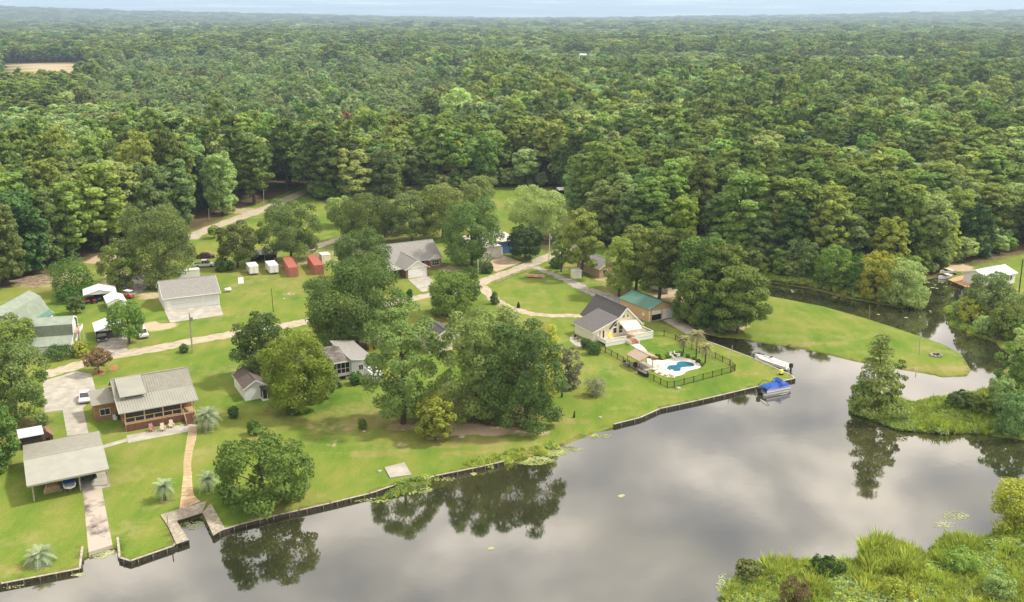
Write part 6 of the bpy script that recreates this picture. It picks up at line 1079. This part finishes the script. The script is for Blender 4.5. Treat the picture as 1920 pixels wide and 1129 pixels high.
# garage with green roof ---------------------------------------------------
o = frame_at((1217, 603.6), 31, 'metal_garage', 'tan metal garage with green roof and one door half raised', 'garage')
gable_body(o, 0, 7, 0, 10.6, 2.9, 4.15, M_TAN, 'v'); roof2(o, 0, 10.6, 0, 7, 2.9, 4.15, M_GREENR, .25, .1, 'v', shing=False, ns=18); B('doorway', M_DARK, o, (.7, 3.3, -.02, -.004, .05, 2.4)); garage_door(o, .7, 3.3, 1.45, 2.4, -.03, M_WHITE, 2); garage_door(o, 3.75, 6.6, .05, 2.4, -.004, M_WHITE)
B('corner_trim', M_WHITE, o, (-.04, .06, -.04, .06, 0, 2.8)); B('corner_trim', M_WHITE, o, (6.94, 7.04, -.04, .06, 0, 2.8)); B('base_sill', M_CONC, o, (-.15, 7.1, -.25, -.03, 0, .12), (-.3, -.02, -.2, 10.6, 0, .12)); B('meter_box', M_WHITE, o, (-.1, -.004, 1.6, 2.4, .9, 1.5))
# houses and sheds beyond ------------------------------------------------------
o = frame_at((1124, 522), 28, 'tan_house', 'low house with grey shingled roof hidden behind the pine by the gravel track', 'house'); gable_body(o, 0, 6.5, 0, 11, 2.7, 4.4, M_TIMB, 'v'); roof2(o, 0, 11, 0, 6.5, 2.7, 4.4, M_ROOFG, .4, .12, 'v', fascia=M_WHITE); window(o, 1, 2.2, 1, 2.1, 0); B('door', M_WHITE, o, (4, 4.9, -.04, 0, 0, 2.1))
o = frame_at((1075, 523), 20, 'utility_shed', 'small white utility shed under the pines by the gravel track', 'shed'); B('wall', M_CREAM, o, (0, 2.3, 0, 1.8, 0, 2.0)); MB().slab([(-.1, -.1, 2.0), (2.4, -.1, 2.0), (2.4, 1.9, 2.25), (-.1, 1.9, 2.25)], .08).build('roof', M_WHITE, o); B('door', M_WHITE, o, (.2, 1.1, -.03, 0, .05, 1.85)); B('door', M_WHITE, o, (1.16, 2.1, -.03, 0, .05, 1.85))
o = frame_at((1252, 552), 28, 'pale_house', 'pale long house with cream roof seen only through the waterside pines', 'house'); gable_body(o, 0, 11, 0, 8, 2.8, 4.3, M_CREAM); roof2(o, 0, 11, 0, 8, 2.8, 4.3, mat('cream_roof', (.62, .57, .46), .7, .06, 1), .4, fascia=M_WHITE, shing=False, ns=20)
for a in (1.2, 4.0, 7.5): window(o, a, a + 1.1, 1, 2.1, 0)
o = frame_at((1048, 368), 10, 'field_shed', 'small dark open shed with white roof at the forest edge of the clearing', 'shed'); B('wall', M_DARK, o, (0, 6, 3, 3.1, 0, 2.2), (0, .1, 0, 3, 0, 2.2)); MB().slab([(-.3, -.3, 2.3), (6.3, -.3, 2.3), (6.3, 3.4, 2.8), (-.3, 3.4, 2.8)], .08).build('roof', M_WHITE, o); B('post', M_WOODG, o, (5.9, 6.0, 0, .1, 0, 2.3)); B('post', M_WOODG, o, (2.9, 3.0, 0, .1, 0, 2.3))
# white boathouse on the canal ----------------------------------------------------
o = frame_at((1850, 541), 30, 'canal_boathouse', 'white boathouse with bright white roof beside the orange dock on the canal', 'boathouse')
gable_body(o, 0, 11, 0, 6.8, 2.7, 3.9, M_WSID); roof2(o, 0, 11, 0, 6.8, 2.7, 3.9, M_WHITE, .4, .1, shing=False, ns=16)
for a in (2.2, 3.3, 5.0, 7.8, 8.9): window(o, a, a + .7, .9, 2.1, 0, cols=1)
B('door', M_WHITE, o, (6.2, 7.1, -.04, 0, 0, 2.1)); window(o, 2.6, 4.2, 1.0, 2.0, 0, 'left', cols=2)
g0 = gp(1800, 528); dk = empty('canal_dock', (*g0, 0), 0, 'orange new wooden dock in front of the white boathouse', 'dock'); quad_planks('deck_boards', [(1778, 526), (1815, 541), (1826, 536), (1790, 521)], 14, M_DOCK, .2, .08, dk, g0); quad_planks('deck_boards', [(1790, 521), (1826, 536), (1850, 541), (1822, 514)], 20, M_DOCK, .21, .08, dk, g0)
for p in [(1780, 527), (1790, 531), (1802, 536), (1814, 541)]:
    q_ = gp(*p); l = B('pile', M_WOODD, dk, (-.12, .12, -.12, .12, -2, .12)); l.location = (q_[0] - g0[0], q_[1] - g0[1], 0)
def small_boat(px, ang, L_, label, z=WZ - .15, cover=True, m=M_CARW, name='moored_boat', motor=True):
    g = gp(px[0], px[1], z); o = empty(name, (*g, z), R(ang), label, 'boat'); boat_hull('hull', m, o, L_, L_ * .33, .85)
    if cover: MB().slab([(-L_ * .2, -.75, 1.25), (L_ * .1, -.75, 1.3), (L_ * .1, .75, 1.3), (-L_ * .2, .75, 1.25)], .08).build('cover', M_CARW, o)
    B('windscreen', M_GLASS, o, (L_ * .1, L_ * .14, -.6, .6, .8, 1.25)); B('seat', M_WHITE, o, (-L_ * .25, -L_ * .12, -.5, .5, .5, .9))
    if motor: B('outboard_motor', M_BLACK, o, (-L_ / 2 - .4, -L_ / 2, -.2, .2, .1, 1.2))
    return o
small_boat((1774, 523), 200, 5.2, 'white motor boat moored at the orange dock with its engine toward open water'); small_boat((1776, 513), 195, 4.6, 'cream covered boat drawn up on the bank behind the white motor boat', z=.0, m=M_CREAM, motor=False)

# white boat in the inlet
g = gp(1447, 683, WZ); o = empty('fishing_boat', (*g, WZ - .12), R(128), 'long white open fishing boat moored against the inlet bulkhead', 'boat')
boat_hull('hull', M_CARW, o, 8.2, 2.4, .95, bow=.4); B('console', M_WHITE, o, (-.9, .2, -.45, .45, .5, 1.35)); B('windscreen', M_GLASS, o, (.2, .25, -.4, .4, 1.3, 1.7)); B('seat', M_CREAM, o, (-1.8, -1.2, -.6, .6, .5, 1.0)); B('casting_deck', M_CREAM, o, (1.4, 3.0, -.55, .55, .75, .88)); B('bench', M_CREAM, o, (-3.4, -2.6, -.9, .9, .6, .95))
mo = B('outboard_motor', M_BLACK, o, (-4.75, -4.15, -.25, .25, .7, 1.5)); MB().box(-4.6, -4.3, -.1, .1, -.4, .7).build('motor_leg', M_BLACK, mo); MB().bar((2.5, -.5, .9), (-.5, -.8, 1.3), .05).bar((-3.9, .9, .9), (-3.9, .9, 1.6), .05).build('fishing_rod', M_BLACK, o)
# pontoon boat
g = gp(1451, 734, WZ); o = empty('pontoon_boat', (*g, WZ), R(25.5), 'pontoon boat with blue canvas cover moored at the tip of the pool yard', 'boat')
for s in (-1, 1): MB().tube([(-3.1, s * .95, .12), (2.3, s * .95, .12), (3.0, s * .95, .3)], [.32, .32, .08], 12).build('pontoon', mat('brushed_aluminium', (.55, .56, .57), .35, .05, 3, metal=.5), o, smooth=True)
B('deck', M_METAL, o, (-3.1, 3.0, -1.25, 1.25, .42, .52)); pm = mat('silver_panel', (.66, .64, .66), .35, .05, 2)
B('side_panel', pm, o, (-2.6, 2.7, -1.25, -1.2, .56, 1.12)); B('side_panel', pm, o, (-2.6, 2.7, 1.2, 1.25, .56, 1.12)); B('bow_panel', pm, o, (2.65, 2.7, -1.2, 1.2, .56, 1.12)); B('rail', M_METAL, o, (-2.62, 2.72, -1.27, -1.22, 1.13, 1.18), (-2.62, 2.72, 1.22, 1.27, 1.13, 1.18))
mb = MB(); secs = [(-2.5, .0), (-1.8, .28), (-.9, .35), (.0, .45), (.9, .85), (1.6, .8), (2.2, .45), (2.75, .05)]; n = 9
for x_, hh in secs:
    for j in range(n): a = j / (n - 1); y_ = -1.3 + 2.6 * a; mb.v.append((x_, y_, 1.12 + (hh + .08) * math.sin(math.pi * a) ** .55 - (.14 if j in (0, n - 1) else 0)))
for i in range(len(secs) - 1):
    for j in range(n - 1): k = i * n + j; mb.f.append((k, k + n, k + n + 1, k + 1))
mb.build('canvas_cover', M_BLUEC, o)
hp = MB()
for x0, x1 in ((.2, 1.0), (-2.6, -1.7)): hp.tube([(x0, -1.28, 1.1), (x1 - .2, -1.2, 1.9), (x1, -.7, 2.25), (x1, .7, 2.25), (x1 - .2, 1.2, 1.9), (x0, 1.28, 1.1)], .05, 6)
hp.build('canopy_hoop', M_BLACK, o); MB().slab([(.55, -1.2, 2.0), (1.1, -.7, 2.33), (1.1, .7, 2.33), (.55, 1.2, 2.0)], .04).build('canopy_strip', M_BLUEC, o)
mo = B('outboard_motor', M_BLACK, o, (-3.75, -3.2, -.25, .25, .5, 1.35)); B('motor_leg', M_BLACK, mo, (-3.6, -3.3, -.1, .1, -.5, .5))
o = frame_at((1464, 704), 28, 'dock_box', 'small yellow and dark box by the moored pontoon boat', 'box'); B('body', M_YEL, o, (0, .6, 0, .5, .3, 1.0)); B('base', M_DARK, o, (-.03, .63, -.03, .53, 0, .3))

# pool yard -----------------------------------------------------------------
pd = smooth_line([(1213, 672), (1240, 676), (1262, 672), (1275, 670), (1299, 675), (1312, 683), (1312, 690), (1289, 696), (1281, 702), (1266, 706), (1248, 704), (1232, 698), (1222, 688), (1214, 684)], 4)
sheet('pool_deck', [tuple(p) for p in pd], M_POOLD, .06)
sheet('pool_surround', [(1216, 684), (1224, 688), (1234, 698), (1250, 704.5), (1266, 706), (1266, 708.5), (1248, 707), (1230, 700), (1219, 690)], mat('beige_edge', (.62, .52, .34), .9, .06, 2), .05)
pl_ = smooth_line([(1250, 692), (1254, 686.5), (1268, 684.5), (1270, 680), (1283, 678.6), (1298, 681.5), (1302, 685.5), (1298, 688.4), (1278, 690.5), (1275.5, 696.4), (1264, 697.5), (1253, 695.5), (1250, 692)], 5)[:-1]
g = gp(1275, 688); o = empty('swimming_pool', (*g, 0), 0, 'small kidney shaped swimming pool with blue water and white rim', 'pool')
pw = [(gp(*p)[0] - g[0], gp(*p)[1] - g[1]) for p in pl_]; n = len(pw); cx = sum(p[0] for p in pw) / n; cy = sum(p[1] for p in pw) / n; big_ = [(cx + (x - cx) * 1.09, cy + (y - cy) * 1.09) for x, y in pw]
mb = MB(); mb.poly([(x, y, .085) for x, y in pw]); mb.build('pool_water', M_POOL, o); mb = MB()
for i in range(n): j = (i + 1) % n; mb.poly([(*pw[i], .15), (*pw[j], .15), (*big_[j], .15), (*big_[i], .15)]); mb.poly([(*pw[i], .07), (*pw[j], .07), (*pw[j], .15), (*pw[i], .15)]); mb.poly([(*big_[j], .0), (*big_[i], .0), (*big_[i], .15), (*big_[j], .15)])
mb.build('pool_rim', M_WHITE, o)
road('garden_path.002', [(1189, 645), (1197, 650), (1206, 660), (1209, 672)], (1.9, 1.6), M_POOLD, .04, .03)
for i, p in enumerate([(1230, 694), (1240, 699), (1250, 703), (1260, 704)]):
    g = gp(*p); c = empty('sun_lounger', (*g, .06), R(-40 + 12 * i), ['tan sun lounger at the pavilion end of the row on the pool deck rim', 'tan sun lounger second from the pavilion on the pool deck rim', 'tan sun lounger second from the far end of the row on the pool deck rim', 'tan sun lounger at the end of the row farthest from the pavilion'][i], 'sun lounger', 'sun loungers on the pool deck rim')
    B('seat', M_AWN, c, (-.3, .3, -.9, .3, .28, .34)); MB().slab([(-.3, .3, .36), (.3, .3, .36), (.3, .85, .8), (-.3, .85, .8)], .05).build('backrest', M_AWN, c)
    for a in (-.27, .27):
        for b in (-.85, .25): B('leg', M_METAL, c, (a - .03, a + .03, b - .03, b + .03, 0, .28))
for i, p in enumerate([(1258, 670), (1266, 668), (1263, 674), (1272, 671)]):
    g = gp(*p); c = empty('pool_chair', (*g, .06), R(60 * i), ['white plastic chair behind the pool nearest the dark shrub', 'white plastic chair behind the pool, farthest back of the four', 'white plastic chair closest to the pool edge', 'white plastic chair of the four nearest the palms'][i], 'chair', 'white plastic chairs behind the pool')
    B('seat', M_WHITE, c, (-.28, .28, -.28, .28, .4, .46)); B('backrest', M_WHITE, c, (-.28, .28, .24, .29, .46, 1.0))
    for a in (-.25, .25):
        for b in (-.25, .25): B('leg', M_WHITE, c, (a - .03, a + .03, b - .03, b + .03, 0, .4))
# pavilion
o = frame_at((1197, 696), 28, 'garden_pavilion', 'open garden pavilion with pinkish tan roof beside the pool', 'pavilion')
B('slab_floor', M_CONC, o, (-.1, 3.9, -.4, 4.1, 0, .1))
roof2(o, .0, 3.6, .2, 3.9, 2.3, 3.0, M_PAV, .35, .1, 'v', fascia=M_TIMB)
for a in (.1, 3.5):
    for b in (.3, 3.8): B('post', M_TIMB, o, (a - .07, a + .07, b - .07, b + .07, .1, 2.25))
g = gp(1193, 690); o = empty('barbecue_grill', (*g, .0), R(-60), 'black barbecue grill beside the open pavilion', 'grill'); B('cart', M_BLACK, o, (-.6, .6, -.3, .3, .3, .8)); MB().prism([(-.3, .8), (.3, .8), (.25, 1.1), (-.2, 1.15)], -.5, .5, 'x').build('lid', M_BLACK, o); B('leg', M_METAL, o, (-.55, -.5, -.25, -.2, 0, .3)); B('leg', M_METAL, o, (.5, .55, -.25, -.2, 0, .3)); B('leg', M_METAL, o, (-.55, -.5, .2, .25, 0, .3)); B('leg', M_METAL, o, (.5, .55, .2, .25, 0, .3))
o = frame_at((1198, 700), -60, 'storage_bench', 'long black storage box along the pool fence', 'storage box'); B('body', M_BLACK, o, (0, 2.4, -.3, .5, 0, .7)); B('lid', M_METAL, o, (-.03, 2.43, -.33, .53, .7, .76))
o = frame_at((1168, 684), -60, 'work_table', 'grey cluttered work table by the pool fence above the grill', 'table'); B('table_top', M_METAL, o, (0, 1.8, -.3, .4, .75, .8)); B('box', M_BLACK, o, (.2, .7, -.2, .2, .8, 1.1))
for a in (.05, 1.75):
    for b in (-.25, .35): B('leg', M_METAL, o, (a - .03, a + .03, b - .03, b + .03, 0, .75))
# metal picket fence
def picket_fence(pts_px, label, h=1.25, sp=2.3):
    P_ = [gp(*p) for p in pts_px]; c = P_[0]; o = empty('picket_fence', (*c, 0), 0, label, 'fence', 'black metal fence round the pool yard'); pm = MB().box(-.05, .05, -.05, .05, 0, h + .1).me('post', M_BLACK); pk = MB()
    for a, b in zip(P_, P_[1:]):
        a = Vector((a[0] - c[0], a[1] - c[1], 0)); b = Vector((b[0] - c[0], b[1] - c[1], 0)); L_ = (b - a).length; k = max(1, round(L_ / sp)); d = (b - a).normalized()
        for i in range(k + 1): po = link('post', pm, o); po.location = a.lerp(b, i / k); po.rotation_euler = (0, 0, math.atan2(d.y, d.x))
        for i in range(k):
            q0, q1 = a.lerp(b, i / k), a.lerp(b, (i + 1) / k)
            for z in (.15, h - .08): MB().bar(q0 + Vector((0, 0, z)), q1 + Vector((0, 0, z)), .035, .05).build('rail', M_BLACK, o)
        for i in range(int(L_ / .16)): p = a.lerp(b, (i + .5) * .16 / L_); pk.box(p.x - .011, p.x + .011, p.y - .011, p.y + .011, .08, h)
    pk.build('pickets', M_BLACK, o, kind='stuff'); return o
picket_fence([(1124, 656), (1157.5, 674), (1213.7, 709), (1251, 728)], 'black metal picket fence on the open lawn side of the pool yard'); picket_fence([(1251, 728), (1264, 727), (1370, 699), (1378, 695.6)], 'black metal picket fence on the pond side of the pool yard'); picket_fence([(1378, 695.6), (1368, 686), (1340.8, 672.7), (1282.5, 650.8), (1266, 638), (1245, 631), (1220, 631)], 'black metal picket fence on the inlet side of the pool yard')

# poles, small things ----------------------------------------------------------
def pole(base, top, label, r0=.13, m=M_POLE, arm=False, tank=False, cat='utility pole', name='utility_pole'):
    X_, Y_ = gp(*base); h = hgt(Y_, top[1]); dxp = (top[0] - proj(X_, Y_, h)[0]) / pxm(X_, Y_, h); o = empty(name, (X_, Y_, 0), 0, label, cat); MB().tube([(0, 0, -.3), (dxp * .5, 0, h * .5), (dxp, 0, h)], [r0, r0 * .85, r0 * .7], 8).build('shaft', m, o)
    if arm: MB().bar((dxp - .9, .1, h - .5), (dxp + .9, -.1, h - .5), .1).build('crossarm', m, o)
    if tank: MB().lathe([(.02, 0), (.26, .03), (.28, .75), (.1, .88)], (dxp + .35, -.1, h - 1.6), 10).build('transformer', M_METAL, o); MB().bar((dxp, 0, h - 1.2), (dxp + .3, -.1, h - 1.2), .08).build('bracket', M_METAL, o)
    return o
pole((361, 662), (355, 587), 'wooden utility pole with grey transformer beside the sandy road', .16, arm=False, tank=True); pole((1029, 492), (1031, 439), 'pale utility pole with transformer at the field corner', .15, mat('pale_pole', (.62, .58, .52), .8, .1, 3), tank=True); pole((512.7, 585), (508.7, 541), 'thin dark pole alone on the lawn near the white garage', .08, M_WOODD, name='lawn_pole', cat='pole')
pole((1723, 665), (1725.5, 631), 'slim wooden pole near the tip of the grass peninsula', .08, name='lawn_pole', cat='pole'); pole((1371, 697), (1373, 647), 'tall pale pole at the fence corner of the pool yard', .08, M_CONC, name='lamp_pole', cat='pole'); pole((1909, 561), (1918, 486), 'dark leaning pole by the canal boathouse', .16, M_WOODD)
pole((494.6, 384), (494, 354), 'pale utility pole beside the distant straight road', .12, M_CONC, arm=True); pole((392, 412), (391, 391), 'short pale pole at the wood edge by the straight road', .1, M_CONC); pole((897, 512), (896, 486), 'short white pole at the road fork by the dark rounded shrub', .09, M_WHITE, name='lamp_pole', cat='pole'); pole((1630, 595), (1631, 573), 'thin grey pole on the canal side of the peninsula', .06, name='lawn_pole', cat='pole')
for b, l in (((1076, 783), 'short dark wooden stake standing alone on the open lawn by the pond'), ((1053, 745), 'short dark stake on the lawn below the drooping silvery tree')):
    X_, Y_ = gp(*b); k = MB().tube([(0, 0, 0), (.05, 0, .5), (.1, 0, 1.2)], [.2, .17, .08], 7).build('stake', M_WOODD); k.location = (X_, Y_, 0); tag(k, l, 'stake')
o = frame_at((421, 548), 20, 'propane_tank', 'white propane tank on the lawn beside the long white garage', 'tank'); MB().tube([(0, 0, .6), (.15, 0, .6), (1.5, 0, .6), (1.65, 0, .6)], [.2, .45, .45, .2], 12).build('tank_body', M_CARW, o, smooth=True); B('foot', M_METAL, o, (.3, .4, -.3, .3, 0, .25)); B('foot', M_METAL, o, (1.25, 1.35, -.3, .3, 0, .25))
o = frame_at((450, 532), 106, 'white_board', 'long white board lying flat on the grass near the trailers', 'board'); mb = MB().slab([(0, -.9, .08), (6, -.9, .08), (6, .4, .08), (0, .4, .08)], .08); me = mb.me('panel', M_CREAM); o2 = link('panel', me, o); B('batten', M_WHITE, o, (0, 6, -.3, -.2, .08, .12))
r_ = random.Random(8)
def rock(px, s, label, m=M_CONC):
    X_, Y_ = gp(*px); mb = MB(); n = 8; pr = [(.3, 0), (1, .15), (.85, .5), (.3, .72)]; mb.lathe(pr, (0, 0, 0), n); mb.v = [(x * s * r_.uniform(.8, 1.2), y * s * r_.uniform(.7, 1.1), z * s * r_.uniform(.8, 1.1)) for x, y, z in mb.v]
    o = mb.build('boulder', m); o.location = (X_, Y_, -.03); tag(o, label, 'rock'); return o
rock((866, 820), .55, 'pale boulder on the bare earth before the big oak clump'); rock((551, 777), .5, 'pale boulder at the foot of the dark shrub by the yellow green tree'); rock((541, 553), .5, 'white stone on the lawn nearer the road than its neighbour'); rock((532, 561), .4, 'smaller white stone on the lawn by the thin dark pole'); rock((712, 884), .4, 'white stone at the corner of the old concrete slab'); rock((683, 809), .3, 'little pale stone under the tiny ball shrub'); rock((1125, 783), .35, 'flat pale stone on the lawn near the short dark stake'); rock((590, 558), .9, 'broad pale boulder under the edge of the very large dark oak'); rock((1271, 728), .5, 'pale stone outside the pool fence corner')
g = gp(1755, 667); o = empty('fire_pit', (*g, 0), 0, 'ring of grey stones around a fire pit on the peninsula tip', 'fire pit')
for i in range(9): a = i * .698; s = MB().lathe([(.12, 0), (.34, .08), (.28, .3), (.1, .4)], (math.cos(a) * 1.0, math.sin(a) * .9, 0), 7).build('stone', M_GRAV, o)
MB().bar((-.7, -.3, .2), (.7, .3, .35), .2).bar((-.5, .5, .25), (.6, -.4, .3), .16).build('log', M_WOODD, o)
g = gp(1005, 520); o = empty('upturned_boat', (*g, 0), R(-12), 'rusty tan upturned boat hull lying on the field corner', 'boat'); hb = boat_hull('hull', mat('rusty_tan', (.42, .27, .17), .8, .25, 1), o, 4.8, 1.8, .8); hb.rotation_euler = (R(172), 0, 0); hb.location = (0, 0, .95); B('keel', M_WOODD, o, (-2.2, 1.6, -.05, .05, .9, 1.0))
g = gp(197, 694); sheet('mulch_bed', [(205, 690), (212, 684), (221, 683), (222, 690), (214, 695), (206, 695)], M_MULCH, .03); sheet('mulch_bed.001', [(173, 697), (186, 693), (198, 693), (197, 702), (182, 704)], M_MULCH, .034)

# palms ------------------------------------------------------------------------
def frond_mesh(L_, droop, m, seed, wid=.42):
    r = random.Random(seed); V_ = []; F_ = []; tn = []; n = 16; pts_ = []
    for i in range(n + 1): t = i / n; pts_.append(Vector((L_ * (t - .12 * t * t), 0, L_ * (.75 * t - droop * 1.45 * t * t))))
    for i in range(1, n):
        p = pts_[i]; d = (pts_[i + 1] - pts_[i - 1]).normalized(); w_ = wid * L_ * .5 * math.sin(math.pi * (.12 + .84 * i / n)) ** .7
        for s in (-1, 1):
            tip = p + Vector((d.x * w_ * .6, s * w_, -w_ * .45 + r.uniform(-.05, .05))); k = len(V_); hw = L_ / n * .36
            V_ += [tuple(p - d * hw), tuple(p + d * hw), tuple(tip + d * .02), tuple(tip - d * .02)]; F_.append((k, k + 1, k + 2, k + 3)); tn += [r.random()] * 4
    for i in range(n): a, b = pts_[i], pts_[i + 1]; k = len(V_); V_ += [(a.x, -.025, a.z + .01), (a.x, .025, a.z + .01), (b.x, .025, b.z + .01), (b.x, -.025, b.z + .01)]; F_.append((k, k + 1, k + 2, k + 3)); tn += [.9] * 4
    return npmesh('frond', np.array(V_), np.array(F_), [m], tint=tn)
def palm(px, top, wpx, th, label, n=34, m=L_PALM, group=None, droop=.85, cat='palm', r0=.2, jitter=0):
    X_, Y_ = gp(*px); h = hgt(Y_, top); L_ = wpx / 2 / pxm(X_, Y_, h * .6) * 1.12; o = empty('palm_tree', (X_, Y_, 0), 0, label, cat, group); hh = max(.4, th * h); MB().tube([(0, 0, -.1), (.02, 0, hh * .5), (0, 0, hh)], [r0 * 1.2, r0, r0 * .9], 9).build('trunk', M_BARK, o)
    ms = [frond_mesh(L_, d_, m, i) for i, d_ in enumerate((droop * .8, droop, droop * 1.25))]; rr = random.Random(int(px[0]))
    for i in range(n):
        t = i / n; f = link('frond', ms[min(2, int(t * 3))], o); f.location = (0, 0, hh); f.rotation_euler = (rr.uniform(-.15, .15), -R(58) * (1 - t) ** 1.2 + R(25) * t, i * 2.39996 + rr.uniform(-.1, .1))
    return o
palm((390, 806), 752, 54, .42, 'large silvery green pindo palm beside the log house stairs', 46); palm((309, 938), 896, 46, .55, 'medium pindo palm alone on the lawn between boat ramp and stone path', 26); palm((76, 1056), 1010, 58, .22, 'wide low pindo palm near the timber bulkhead by the ramp', 48); palm((391, 921), 880, 48, .5, 'dark pindo palm tucked against the low spreading oak', 26)
L_PALM2 = leafmat('olive_palm_fronds', (.30, .30, .12), (.46, .43, .22))
palm((1305, 672), 622, 34, .82, 'tallest slim palm of the three behind the pool', 54, L_PALM2, r0=.13); palm((1322, 681), 645, 30, .75, 'palm of the three behind the pool that stands closest to the pond', 48, L_PALM2, r0=.13); palm((1281, 662), 632, 26, .78, 'palm of the three behind the pool leaning over the planting bed', 46, L_PALM2, r0=.12)
for i, (p, l) in enumerate([((345, 706), '')][:0]): pass
# far small things
for px_, l in (((1092, 127), 'tiny pale farm building far off in the woods'), ((1762, 122), 'tiny white building far off at the edge of a distant field')):
    g = gp(*px_); o = empty('farm_building', (*g, 0), R(15), l, 'building'); B('wall', M_WSID, o, (-4, 4, -3, 3, 0, 16)); roof2(o, -4, 4, -3, 3, 16, 17, M_WHITE, .5, .2, shing=False)

# ------------------------------------------------------------------ haze
hm = bpy.data.materials.new('haze_air'); hm.use_nodes = True; hm.node_tree.nodes.clear(); pv = hm.node_tree.nodes.new('ShaderNodeVolumePrincipled'); ho = hm.node_tree.nodes.new('ShaderNodeOutputMaterial'); hm.node_tree.links.new(pv.outputs[0], ho.inputs['Volume'])
pv.inputs['Color'].default_value = (.62, .80, 1, 1); pv.inputs['Density'].default_value = HAZE = .00012; pv.inputs['Anisotropy'].default_value = .2
MB().box(-12500, 12500, -600, 12600, -5.0, 128).build('haze', hm, kind='stuff')
